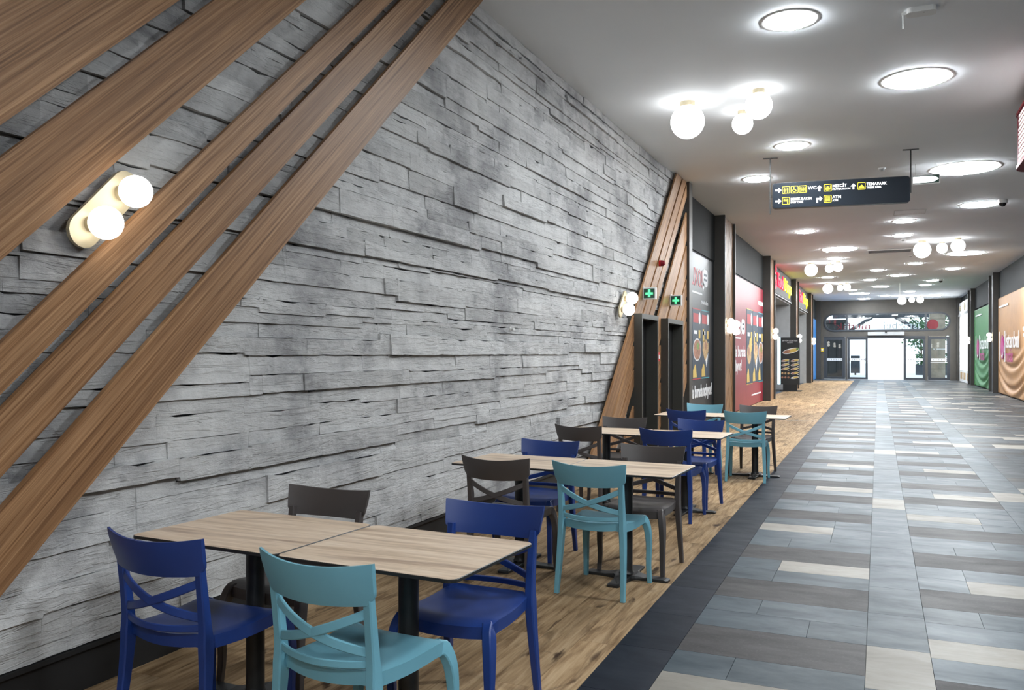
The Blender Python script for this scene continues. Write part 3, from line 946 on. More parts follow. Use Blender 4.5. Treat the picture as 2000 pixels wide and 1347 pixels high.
TABLES = [(-2.435, 2.845, -3.0), (-1.655, 2.80, -3.0), (-2.295, 5.405, -2.5), (-1.52, 5.37, -2.5), (-2.43, 7.87, -2.0), (-1.655, 7.84, -2.0), (-2.135, 10.42, -1.0), (-1.36, 10.41, -1.0)]
TLAB = ['oak topped cafe table nearest the viewer, the half against the wall', 'oak topped cafe table nearest the viewer, the half towards the aisle',
        'oak topped cafe table in second row, the half against the wall', 'oak topped cafe table in second row, the half towards the aisle',
        'oak topped cafe table in third row, the half against the wall', 'oak topped cafe table in third row, the half towards the aisle',
        'oak topped cafe table in farthest row, the half by the doorways', 'oak topped cafe table in farthest row, the half towards the aisle']
tb0 = make_table()
for i, (x, y, a) in enumerate(TABLES):
    o = tb0 if i == 0 else copy_tree(tb0)
    o.location = (x * 1.02, y * 1.02, 0); o.rotation_euler = (0, 0, math.radians(a))
    tag(o, TLAB[i], 'table', 'cafe tables pushed together in pairs')
    for ch in o.children:
        if ch.name.startswith('tabletop'): ch['tint'] = .13 + .11 * i

# ------------------------------------------------------------------ chairs
def spline(pts, n=5):
    P = [Vector(p) for p in pts]; P = [P[0] * 2 - P[1]] + P + [P[-1] * 2 - P[-2]]
    out = []
    for i in range(1, len(P) - 2):
        for k in range(n):
            t = k / n
            a, b, c, d = P[i - 1:i + 3]
            out.append(.5 * ((2 * b) + (c - a) * t + (2 * a - 5 * b + 4 * c - d) * t * t + (3 * b - a - 3 * c + d) * t ** 3))
    out.append(P[-2]); return out

def lerp_list(keys, path):
    """width by height z"""
    res = []
    for p in path:
        z = p.z
        for (z0, v0), (z1, v1) in zip(keys, keys[1:]):
            if z0 <= z <= z1 or (z < z0 and (z0, v0) == keys[0]): res.append(v0 + (v1 - v0) * max(0, (z - z0)) / (z1 - z0)); break
        else: res.append(keys[-1][1])
    return res

def make_chair(mat):
    c = thing('cafe_chair')
    # seat: dished panel with rolled front edge
    nx, ny = 16, 12
    top, bot = [], []
    for j in range(ny + 1):
        v = j / ny
        for i in range(nx + 1):
            u = -1 + 2 * i / nx
            w = .198 + .022 * v
            # rounded corners
            cr = max(0, abs(v - .5) * 2 - .82) / .18
            w -= .016 * cr * cr
            yb = -.20 - .032 * (1 - u * u); yf = .232 - .016 * u * u
            x, y = u * w, yb + (yf - yb) * v
            e = max(abs(u), 0)
            z = .452 + .010 * (u * u) - .012 * math.sin(PI * min(1, v * 1.05)) + (.006 if v < .05 else 0)
            z -= .022 * max(0, (v - .86) / .14) ** 2 + .006 * max(0, (e - .93) / .07) ** 2
            rim = max(e, abs(v - .5) * 2)
            top.append((x, y, z)); bot.append((x * .985, y * .985 + .0, z - (.050 if rim > .93 else .024)))
    n1 = (nx + 1) * (ny + 1)
    fs = []
    for j in range(ny):
        for i in range(nx):
            a = j * (nx + 1) + i
            fs.append((a, a + 1, a + nx + 2, a + nx + 1)); fs.append((n1 + a, n1 + a + nx + 1, n1 + a + nx + 2, n1 + a + 1))
    for i in range(nx):
        fs.append((i, n1 + i, n1 + i + 1, i + 1)); a = ny * (nx + 1) + i; fs.append((a, a + 1, n1 + a + 1, n1 + a))
    for j in range(ny):
        a = j * (nx + 1); fs.append((a, a + nx + 1, n1 + a + nx + 1, n1 + a)); a += nx; fs.append((a, n1 + a, n1 + a + nx + 1, a + nx + 1))
    obj('seat', G().add(top + bot, fs), mat, c, True)
    BOW = .062
    def ypost(z):
        pts = ((0, -.243), (.2, -.218), (.42, -.200), (.5, -.204), (.62, -.216), (.83, -.245))
        for (a, b), (d, e) in zip(pts, pts[1:]):
            if a <= z <= d: return b + (e - b) * (z - a) / (d - a)
        return pts[-1][1]
    for s in (-1, 1):
        path = spline([(s * .219, -.243, 0), (s * .214, -.222, .15), (s * .207, -.204, .32), (s * .202, -.199, .43), (s * .200, -.204, .52), (s * .201, -.217, .63), (s * .203, -.230, .73)], 4)
        obj('leg', G().sweep(path, lerp_list([(0, .028), (.3, .036), (.42, .038), (.55, .035), (.8, .031)], path), lerp_list([(0, .030), (.3, .044), (.43, .054), (.5, .040), (.8, .026)], path), (1, 0, 0), ch=.14), mat, c, True)
    for s in (-1, 1):
        path = spline([(s * .186, .186, .425), (s * .203, .212, .412), (s * .217, .236, .345), (s * .222, .246, .24), (s * .220, .243, .12), (s * .225, .252, 0)], 4)[::-1]
        obj('leg', G().sweep(path, lerp_list([(0, .027), (.22, .034), (.36, .040), (.43, .040)], path), lerp_list([(0, .028), (.22, .036), (.36, .050), (.43, .058)], path), (1, .1 * s, 0), ch=.12), mat, c, True)
    # curved top rail with flared ends
    nx, nz = 20, 6
    fr, bk = [], []
    for j in range(nz + 1):
        v = j / nz
        for i in range(nx + 1):
            u = -1 + 2 * i / nx
            hw = .231 + .013 * v
            x = u * hw
            zlo = .692 - .010 * (1 - u * u) + (.030 * max(0, (abs(u) - .9) / .1) ** 2)
            zhi = .834 - .020 * (1 - u * u)
            z = zlo + (zhi - zlo) * v
            y = -.222 - .035 * (z - .69) / .14 + .006 * max(0, v - .7) - BOW * (1 - u * u)
            th = .0085 - .003 * (abs(v - .5) * 2) ** 4
            fr.append((x, y + th, z)); bk.append((x, y - th, z))
    n1 = (nx + 1) * (nz + 1); fs = []
    for j in range(nz):
        for i in range(nx):
            a = j * (nx + 1) + i
            fs.append((a, a + 1, a + nx + 2, a + nx + 1)); fs.append((n1 + a, n1 + a + nx + 1, n1 + a + nx + 2, n1 + a + 1))
    for i in range(nx):
        fs.append((i, n1 + i, n1 + i + 1, i + 1)); a = nz * (nx + 1) + i; fs.append((a, a + 1, n1 + a + 1, n1 + a))
    for j in range(nz):
        a = j * (nx + 1); fs.append((a, a + nx + 1, n1 + a + nx + 1, n1 + a)); a += nx; fs.append((a, n1 + a, n1 + a + nx + 1, a + nx + 1))
    obj('backrest', G().add(fr + bk, fs), mat, c, True)
    def bar(z0, z1, h, sag, name):
        path = []
        for k in range(13):
            u = -1 + 2 * k / 12
            z = z0 + (z1 - z0) * (u + 1) / 2 + sag * (1 - u * u)
            path.append(Vector((u * .198, ypost(z) - BOW * .9 * (1 - u * u), z)))
        obj(name, G().sweep(path, h, .013, (0, .1, 1)), mat, c, True)
    bar(.662, .528, .032, -.012, 'cross_brace'); bar(.528, .662, .032, -.012, 'cross_brace')
    bar(.492, .492, .026, -.006, 'lower_rail')
    return c

K = 1.01
CH = [  # rail centre as measured, angle, facing away (+1) or towards the viewer (-1), colour, label
    (-2.445, 2.322, -2, 1, 'blue', 'dark blue cross-back chair, nearest the viewer at bottom left with its back turned'),
    (-1.69, 2.275, -5, 1, 'teal', 'teal cross-back chair nearest the viewer at bottom, back turned'),
    (-2.49, 3.430, -1, -1, 'brown', 'brown cross-back chair behind the nearest table, against the stone wall'),
    (-1.565, 3.375, -1, -1, 'blue', 'blue cross-back chair facing the viewer at the aisle side of the nearest table'),
    (-2.252, 4.905, -1, 1, 'brown', 'brown cross-back chair with back turned at the second table'),
    (-1.615, 4.875, -4, 1, 'teal', 'teal cross-back chair with back turned at the second table'),
    (-2.31, 6.010, -3, -1, 'blue', 'blue cross-back chair on the far side of the second table'),
    (-1.50, 5.970, -3, -1, 'brown', 'brown cross-back chair facing the viewer at the aisle end of the second table'),
    (-2.548, 7.385, -8, 1, 'brown', 'brown cross-back chair with back turned at the third table, by the wall'),
    (-1.72, 7.340, -3, 1, 'blue', 'blue cross-back chair with back turned at the third table'),
    (-2.43, 8.495, -1, -1, 'brown', 'brown cross-back chair on the far side of the third table'),
    (-1.64, 8.485, -8, -1, 'blue', 'blue cross-back chair facing the viewer at the aisle side of the third table'),
    (-2.09, 9.960, -6, 1, 'blue', 'blue cross-back chair with back turned at the farthest table'),
    (-1.41, 9.955, 2, 1, 'teal', 'teal cross-back chair with back turned at the farthest table, beside the charcoal strip'),
    (-2.10, 11.150, -6, -1, 'teal', 'teal cross-back chair on the far side of the farthest table'),
    (-1.41, 11.085, -8, -1, 'brown', 'brown cross-back chair on the far side of the farthest table')]
proto = {}
for (x, y, a, s, colr, lab) in CH:
    if colr not in proto:
        proto[colr] = o = make_chair(M['chair_' + colr])
    else:
        o = copy_tree(proto[colr])
    r = math.radians(a)
    if s == 1: o.location = (x * K - math.sin(r) * .242, y * K + .242 * math.cos(r), 0); o.rotation_euler = (0, 0, r)
    else: o.location = (x * K + math.sin(r) * .242, y * K - .242 * math.cos(r), 0); o.rotation_euler = (0, 0, r + PI)
    tag(o, lab, 'chair', 'plastic cross-back chairs at the cafe tables')

# ------------------------------------------------------------------ lamps
DOWN = [(-.75, 8.12, .42), (.39, 10.42, .66), (-1.17, 13.03, .42), (-1.96, 15.26, .42), (1.31, 15.75, 1.0), (1.90, 19.72, .66), (.54, 21.46, .43), (.56, 24.04, .43), (-1.70, 22.35, .43), (-1.05, 26.49, .95), (2.44, 29.11, 1.0), (-1.29, 28.99, .45), (1.15, 31.73, .43), (-.05, 33.7, .43), (2.46, 34.18, .5), (-1.89, 36.07, .43), (.75, 36.25, .64), (-.33, 38.03, .45), (2.07, 39.34, .45), (1.91, 41.85, .45), (.09, 42.0, .66), (-1.18, 43.81, .42), (-.91, 46.58, .95), (1.42, 46.04, .45), (.32, 48.78, .43), (2.69, 49.82, .66), (-.76, 51.04, .6),
        (1.9, 5.2, .66), (2.7, 1.6, .66), (.9, -2.0, .66), (2.4, -4.2, .66)]
def downlights():
    cnt = {}
    for (x, y, d) in sorted(DOWN, key=lambda q: q[1]):
        size = 'small' if d < .55 else ('medium' if d < .8 else 'large')
        lane = 'left' if x < -.6 else ('middle' if x < 1.0 else 'right')
        l = thing('ceiling_downlight', (x, y, CEIL))
        r = d / 2
        obj('diffuser', G().lathe([(r, 0), (r * .985, -.016), (r * .9, -.026), (r * .6, -.034), (.002, -.037)], (0, 0, 0), 32), M['lamp_disc'], l)
        obj('trim_ring', G().lathe([(r + .002, -.004), (r + .012, -.008), (r + .055, -.004), (r + .06, 0)], (0, 0, 0), 32, cap=False), M['white_plastic'], l, True)
        if y < 6.5:
            tag(l, '%s round ceiling light overhead near the viewer, over the %s of the corridor, %s' % (size, lane, 'ahead' if y > 3 else ('beside' if y > -1 else 'behind')), 'ceiling light', 'ceiling downlights overhead')
            continue
        k = cnt[(size, lane)] = cnt.get((size, lane), 0) + 1
        o = ['', 'first', 'second', 'third', 'fourth', 'fifth', 'sixth', 'seventh', 'eighth', 'ninth', 'tenth', 'eleventh'][k]
        tag(l, '%s round recessed ceiling light, %s from the viewer along the %s of the corridor' % (size, o, lane if lane == 'middle' else lane + ' side'), 'ceiling light', 'recessed ceiling lights')
downlights()

def globe_lights():
    CL = [('near the direction sign, closest cluster', [(-2.14, 10.27, .41), (-1.58, 10.92, .26), (-1.28, 10.11, .31)]),
          ('right of the ceiling vent', [(1.09, 25.44, .44), (1.60, 25.9, .28), (1.94, 25.25, .35)]),
          ('by the nearer red and yellow shop sign', [(-2.10, 30.18, .42), (-1.54, 30.61, .28), (-1.24, 30.04, .31)]),
          ('by the farther red and yellow shop sign', [(-2.03, 39.14, .42), (-1.56, 39.94, .27), (-1.26, 39.18, .31)]),
          ('above the far sliding doors', [(1.14, 49.5, .43), (1.64, 50.1, .30), (2.03, 49.8, .35)])]
    for lab, L in CL:
        for (x, y, d), sz in zip(L, ('largest', 'smallest', 'middle sized')):
            l = thing('globe_light', (x, y, CEIL)); r = d / 2
            obj('globe', G().sphere((0, 0, -.035 - r), r, 28, 16), M['globe'], l, True)
            obj('cap', G().lathe([(r * .42, -.065 - r * .06), (r * .45, -.03), (r * .45, 0)], (0, 0, 0), 20), M['brass'], l, True)
            tag(l, '%s white globe ceiling light %s' % (sz, lab), 'globe light', 'globe lights in ceiling clusters')
globe_lights()

def sconce(x, y, z, side, label, dy=.075, dz=.078, r=.0755, plate=True):
    """two globes on a slanted capsule plate; side +1 sits on the left wall, -1 on the right wall"""
    l = thing('wall_sconce', (x, y, z))
    ang = math.atan2(dz, dy)
    L, w = math.hypot(dy, dz) + .045, .076
    pts = []
    for sg in (1, -1):
        for k in range(9):
            a = ang + sg * 0 + (-PI / 2 + PI * k / 8) + (0 if sg == 1 else PI)
            pts.append((sg * L * math.cos(ang) + w * math.cos(a), sg * L * math.sin(ang) + w * math.sin(a)))
    obj('back_plate', G().prism(pts, 0, side * .02, 'x'), M['brass'], l)
    for sg in (1, -1):
        obj('arm', G().lathe([(.035, side * .02), (.035, side * .045)], (0, sg * dy, sg * dz), 18, 'x'), M['brass'], l, True)
        obj('globe', G().sphere((side * (.04 + r), sg * dy, sg * dz), r, 24, 14), M['globe_w'], l, True)
    tag(l, label, 'wall lamp', 'wall sconces with two globes')
    return l
sconce(-3.195, 2.725, 2.15, 1, 'wall sconce with two glowing globes between the walnut boards nearest the viewer', .080, .082, .073)
sconce(-3.195, 11.05, 2.17, 1, 'wall sconce with two globes on stone wall left of the doorways', .08, .08, .082)
sconce(-3.175, 19.3, 2.12, 1, 'nearer of two sconces on the column between black and red posters', .04, .085, .085)
sconce(-3.175, 20.1, 2.10, 1, 'farther of two sconces on the column between black and red posters', .04, .085, .085)
for i, (a, b) in enumerate(PILLARS[1:]):
    sconce(-3.175, (a + b) / 2, 2.13, 1, 'wall sconce on the left ' + 'column ' + ORD[i + 1], .04, .09, .09)
    sconce(4.06, (a + b) / 2, 2.13, -1, 'wall sconce on the right column ' + ['nearest the viewer', 'between the apricot and green banners', 'between the green banner and lit shop'][i], .04, .09, .09)
# ------------------------------------------------------------------ signs under the ceiling
def direction_sign():
    s = thing('direction_sign', (-.55, 13.86, 3.965), math.radians(7.0))
    tag(s, 'dark hanging direction sign with yellow icons and white arrows', 'sign')
    W, Hh = 1.96, .385
    obj('panel', G().prism(rounded(-W / 2, W / 2, -Hh / 2, Hh / 2, .045), -.05, .05, 'y'), M['sign_face'], s)
    obj('frame_edge', G().prism(rounded(-W / 2 - .008, W / 2 + .008, -Hh / 2 - .008, Hh / 2 + .008, .05), -.04, .04, 'y'), M['black'], s)
    for x in (-1.02, 1.0):
        obj('hanger_rod', G().box(x - .009, x + .009, -.009, .009, -.28 if x < 0 else -.05, CEIL - 3.965), M['black'], s)
        obj('ceiling_plate', G().box(x - .11, x + .11, -.02, .02, CEIL - 3.965 - .012, CEIL - 3.965), M['black'], s)
        obj('bracket', G().box(min(x, W / 2 * (1 if x > 0 else -1)) - .004, max(x, W / 2 * (1 if x > 0 else -1)) + .004, -.008, .008, -.02, .0), M['black'], s)
    Yf = -.052
    X = lambda u: u - W / 2
    def arrow(u, v, rot, name='arrow', turn=False):
        g = G()
        a = [(-.045, -.012), (.002, -.012), (.002, -.04), (.045, 0), (.002, .04), (.002, .012), (-.045, .012)]
        if turn: a = [(-.045, -.05), (-.02, -.05), (-.02, -.004), (.004, -.004), (.004, -.034), (.045, .008), (.004, .05), (.004, .02), (-.045, .02)]
        c, s_ = math.cos(rot), math.sin(rot)
        # split into convex pieces
        def tr(p): return (X(u) + p[0] * c - p[1] * s_, v + p[0] * s_ + p[1] * c)
        if turn: pcs = [[a[0], a[1], (-.02, .02), a[8]], [(-.02, -.004), a[3], a[7], (-.02, .02)], [a[4], a[5], a[6]]]
        else: pcs = [[a[0], a[1], a[5], a[6]], [a[2], a[3], a[4]]]
        for p in pcs: g.prism([tr(q) for q in p], Yf - .001, Yf + .001, 'y')
        obj(name, g, M['sign_white'], s)
    def icon(u, v, kind):
        ic = G()
        o, i = rounded(X(u) - .056, X(u) + .056, v - .056, v + .056, .014, 4), rounded(X(u) - .049, X(u) + .049, v - .049, v + .049, .010, 4)
        n = len(o)
        ic.add([(p[0], Yf, p[1]) for p in o] + [(p[0], Yf, p[1]) for p in i], [(k, (k + 1) % n, n + (k + 1) % n, n + k) for k in range(n)])
        def P(pts): ic.prism([(X(u) + a, v + b) for a, b in pts], Yf - .001, Yf + .001, 'y')
        def person(cx, sk=0):
            P([(cx + q[0], .028 + q[1]) for q in ellipse(0, 0, .008, .008, 10)])
            if sk: P([(cx - .007, .018), (cx + .007, .018), (cx + .015, -.018), (cx - .015, -.018)])
            else: P([(cx - .011, .018), (cx + .011, .018), (cx + .009, -.012), (cx - .009, -.012)])
            P([(cx - .007, -.015), (cx - .001, -.015), (cx - .001, -.04), (cx - .007, -.04)]); P([(cx + .001, -.015), (cx + .007, -.015), (cx + .007, -.04), (cx + .001, -.04)])
        if kind == 'wc':
            person(-.024, 1); person(.024); P([(-.002, -.04), (.002, -.04), (.002, .04), (-.002, .04)])
        elif kind == 'wheel':
            P([(q[0] - .008, .034 + q[1]) for q in ellipse(0, 0, .007, .007, 10)])
            P([(-.014, .024), (-.004, .024), (-.002, -.004), (-.012, -.004)]); P([(-.010, .004), (.018, .004), (.018, -.004), (-.010, -.004)]); P([(.012, .0), (.020, .0), (.034, -.030), (.026, -.032)])
            ro, ri = ellipse(-.004, -.014, .026, .026, 20), ellipse(-.004, -.014, .018, .018, 20)
            for k in range(7, 20): P([ro[k], ro[(k + 1) % 20], ri[(k + 1) % 20], ri[k]])
        elif kind == 'family': person(-.03); person(0, 1); person(.03)
        elif kind == 'baby':
            P([(q[0] - .022, .02 + q[1]) for q in ellipse(0, 0, .012, .012, 12)])
            P([(-.042, .006), (.012, .012), (.014, -.004), (-.03, -.006)]); P([(.010, .03), (.030, .032), (.034, -.01), (.014, -.012)]); P([(.014, -.012), (.034, -.01), (.030, -.046), (.018, -.046)])
        elif kind == 'mosque':
            P([(-.030, -.03), (.030, -.03), (.030, .0), (-.030, .0)]); P([(-.022, 0), (.022, 0), (.016, .016), (0, .026), (-.016, .016)])
            P([(-.040, -.03), (-.034, -.03), (-.034, .03), (-.037, .038), (-.040, .03)]); P([(.034, -.03), (.040, -.03), (.040, .03), (.037, .038), (.034, .03)])
            for d in (-.018, 0, .018): P([(d + q[0], -.041 + q[1]) for q in ellipse(0, 0, .004, .004, 8)])
        elif kind == 'park':
            P([(-.044, -.03), (.044, -.03), (.036, -.010), (-.036, -.010)]); P([(-.034, -.010), (.034, -.010), (.004, .022), (-.006, .016)]); P([(-.044, -.040), (.044, -.040), (.044, -.034), (-.044, -.034)])
        elif kind == 'atm':
            P([(-.034, .018), (.034, .018), (.034, .036), (-.034, .036)]); P([(-.034, -.038), (-.006, -.038), (-.006, .010), (-.034, .010)]); P([(.0, -.038), (.034, -.038), (.034, .010), (.0, .010)])
        obj('icon', ic, M['sign_yellow'], s)
    r1, r2 = .082, -.088
    arrow(.083, r1, 0); arrow(.083, r2, 0); arrow(.685, r1, PI / 2); arrow(.685, r2, 0, 'arrow', True); arrow(1.172, r1, PI / 2)
    for u, k in ((.195, 'wc'), (.32, 'wheel'), (.445, 'family')): icon(u, r1, k)
    icon(.195, r2, 'baby'); icon(.805, r1, 'mosque'); icon(.805, r2, 'atm'); icon(1.288, r1, 'park')
    def tx(body, u, v, sz, sx=1.0): text('lettering', body, sz, M['sign_white'], s, (X(u), Yf, v), FACE_S, ext=.001, sx=sx, bold=.0008)
    tx('WC', .518, r1 - .012, .072)
    tx('BEBEK BAKIM', .262, r2 + .004, .056, .93); tx('BABY CARE', .262, r2 - .040, .040, .9)
    tx('MESCİT', .872, r1 + .004, .062, .95); tx('PRAYER ROOM', .872, r1 - .040, .040, .95)
    tx('ATM', .872, r2 + .004, .062); tx('ATM', .872, r2 - .040, .040)
    tx('TEMAPARK', 1.358, r1 + .004, .062, .92); tx('THEME PARK', 1.358, r1 - .040, .040, .9)
direction_sign()

def small_ceiling_things():
    e = thing('exit_sign', (.70, 15.1, 4.305)); tag(e, 'small hanging lit exit sign with a white arrow beside the direction sign', 'exit sign')
    obj('case', G().prism(rounded(-.205, .205, -.078, .078, .012), -.02, .02, 'y'), M['white_plastic'], e)
    obj('face', G().box(-.188, .188, -.023, -.0205, -.062, .062), M['exit_dark'], e)
    g = G().prism([(-.186, -.052), (.08, -.052), (.08, .050), (-.186, .050)], -.026, -.0235, 'y').prism([(.08, -.052), (.13, -.035), (.186, 0), (.13, .040), (.08, .050)], -.026, -.0235, 'y')
    obj('arrow', g, M['exit_white'], e)
    for x in (-.15, .15): obj('hanger_wire', G().box(x - .002, x + .002, -.002, .002, .078, CEIL - 4.305), M['black'], e)
    c = thing('dome_camera', (2.27, 19.3, CEIL)); tag(c, 'white dome security camera on the ceiling at right', 'camera')
    obj('mount', G().lathe([(.085, -.07), (.09, -.03), (.09, 0)], (0, 0, 0), 20), M['white_plastic'], c, True)
    obj('dome', G().lathe([(.004, -.14), (.04, -.13), (.065, -.10), (.07, -.07)], (0, 0, 0), 20), M['lens'], c, True)
    c = thing('dome_camera', (2.36, 39.0, CEIL)); tag(c, 'distant dome security camera on the ceiling near the green banner', 'camera')
    obj('mount', G().lathe([(.085, -.07), (.09, 0)], (0, 0, 0), 16), M['white_plastic'], c, True)
    obj('dome', G().lathe([(.004, -.14), (.04, -.13), (.065, -.10), (.07, -.07)], (0, 0, 0), 16), M['lens'], c, True)
    v = thing('air_vent', (.30, 27.6, CEIL)); tag(v, 'long slotted air vent in the ceiling', 'vent')
    obj('frame', G().box(-.62, .62, -.41, -.36, -.015, 0).box(-.62, .62, .36, .41, -.015, 0).box(-.62, -.58, -.36, .36, -.015, 0).box(.58, .62, -.36, .36, -.015, 0), M['white_plastic'], v)
    obj('backing', G().box(-.58, .58, -.36, .36, -.003, 0), M['black'], v)
    for k in range(6): obj('slat', G().box(-.58, .58, -.30 + k * .115, -.28 + k * .115, -.014, -.004), M['grey_plastic'], v)
    h = thing('access_hatch', (.62, 20.2, CEIL)); tag(h, 'flush square access hatch outlined in the ceiling', 'hatch')
    obj('hatch_panel', G().box(-.3, .3, -.3, .3, -.004, 0), M['ceiling'], h)
    obj('hatch_frame', G().box(-.31, .31, -.315, -.302, -.006, 0).box(-.31, .31, .302, .315, -.006, 0).box(-.315, -.302, -.31, .31, -.006, 0).box(.302, .315, -.31, .31, -.006, 0), M['grey_plastic'], h)
    d = thing('wireless_access_point', (.37, 8.32, CEIL)); tag(d, 'white wireless access point with stub aerial on the near ceiling', 'access point')
    obj('case', G().prism(rounded(-.14, .10, -.07, .07, .035), -.045, 0, 'z'), M['white_plastic'], d)
    obj('aerial', G().lathe([(.008, -.16), (.010, -.03)], (-.165, 0, 0), 10).box(-.18, -.13, -.012, .012, -.04, -.015), M['white_plastic'], d)
    obj('status_light', G().lathe([(.006, -.047), (.006, -.045)], (0, -.03, 0), 8), M['grey_plastic'], d)
    for i, (x, y, lab) in enumerate(((.60, 24.9, 'small smoke detector on the ceiling behind the paired lights'), (-1.42, 26.9, 'small smoke detector on the ceiling above the red poster'), (.92, 29.2, 'small smoke detector on the ceiling beside the vent'), (.05, 15.2, 'small smoke detector on the ceiling behind the direction sign'))):
        d = thing('smoke_detector', (x, y, CEIL)); tag(d, lab, 'smoke detector', 'smoke detectors on the ceiling')
        obj('base', G().lathe([(.055, -.02), (.06, 0)], (0, 0, 0), 16), M['white_plastic'], d, True)
        obj('chamber', G().lathe([(.03, -.05), (.042, -.035), (.045, -.02)], (0, 0, 0), 16), M['grey_plastic'], d, True)
    p = thing('hanging_sensor', (.85, 40.5, CEIL)); tag(p, 'thin rod with a small sensor hanging from the far ceiling', 'sensor')
    obj('rod', G().box(-.012, .012, -.012, .012, -.75, 0), M['white_plastic'], p)
    obj('sensor_head', G().lathe([(.06, -.80), (.07, -.75)], (0, 0, 0), 14), M['grey_plastic'], p)
    # red lit sign box at the right edge
    s = thing('red_sign_box', (1.80, 10.9, 4.09)); tag(s, 'dark red hanging sign box with lit lettering at the right edge', 'sign')
    st = []
    for k in range(9): a = PI * k / 8; st.append((.25 * math.cos(a), .95 + .25 * math.sin(a)))
    for k in range(9): a = PI + PI * k / 8; st.append((.25 * math.cos(a), -.95 + .25 * math.sin(a)))
    obj('case', G().prism(st, -.32, .32, 'z'), M['red_case'], s)
    obj('rim', G().prism([(p[0] * 1.04, p[1] * 1.02) for p in st], -.345, -.30, 'z').prism([(p[0] * 1.04, p[1] * 1.02) for p in st], .30, .335, 'z'), M['dark_red'], s)
    R = random.Random(9)
    for k in range(11):
        z = -.28 + k * .052; y = -.93; g = G()
        while y < .80:
            l = R.uniform(.04, .12); g.box(-.256, -.25, y, min(y + l, .82), z, z + .028); y += l + .03
        obj('lit_line', g, M['lit_panel'], s)
    for y in (-.7, .7): obj('hanger_rod', G().box(-.01, .01, y - .01, y + .01, .33, CEIL - 4.09), M['black'], s)
small_ceiling_things()

# ------------------------------------------------------------------ small things on the left wall
def wall_fittings():
    for (y, z, lab) in ((11.98, 2.37, 'green lit exit sign over the nearer doorway'), (13.72, 2.37, 'green lit exit sign over the farther doorway')):
        e = thing('exit_sign', (-3.14, y, z)); tag(e, lab, 'exit sign', 'flag mounted exit signs')
        obj('bracket', G().box(-.02, .02, -.02, .02, .06, .10), M['white_plastic'], e)
        g = G().box(0, .19, -.03, .03, -.085, .085)
        obj('case', g, M['white_plastic'], e)
        obj('face', G().box(.015, .175, -.034, -.031, -.07, .07), M['exit_dark'], e)
        obj('pictogram', G().box(.078, .112, -.038, -.035, -.055, .055).box(.04, .15, -.038, -.035, -.02, .012), M['exit_green'], e)
    a = thing('alarm_beacon', (-3.145, 12.98, 2.91)); tag(a, 'dark red round alarm beacon on a walnut board', 'alarm')
    obj('base', G().lathe([(.05, 0), (.05, .025)], (0, 0, 0), 18, 'x'), M['red_plastic'], a, True)
    obj('lens', G().lathe([(.047, .025), (.045, .06), (.03, .085), (.004, .092)], (0, 0, 0), 18, 'x'), M['dark_red'], a, True)
    a = thing('fire_call_point', (-3.145, 12.75, 1.45)); tag(a, 'red fire alarm call point between the two doorways', 'call point')
    obj('case', G().prism(rounded(-.055, .055, -.07, .07, .01), 0, .05, 'x'), M['red_plastic'], a)
    obj('push_plate', G().box(.05, .056, -.03, .03, -.03, .03), M['white_plastic'], a)
    n = thing('wall_bracket', (-3.205, 7.3, 1.73)); tag(n, 'tiny white bracket stub on the stone wall', 'bracket')
    obj('stub', G().lathe([(.014, 0), (.014, .04)], (0, 0, 0), 10, 'x').lathe([(.02, 0), (.02, .008)], (0, 0, 0), 10, 'x'), M['white_plastic'], n)
wall_fittings()

# ------------------------------------------------------------------ posters and banners
XP = -3.352
def poly_l(name, pts, mat, parent, lift=.004):
    """flat print on the left posters, outline in (y,z)"""
    return obj(name, G().prism(pts, XP, XP + lift, 'x'), M[mat], parent)

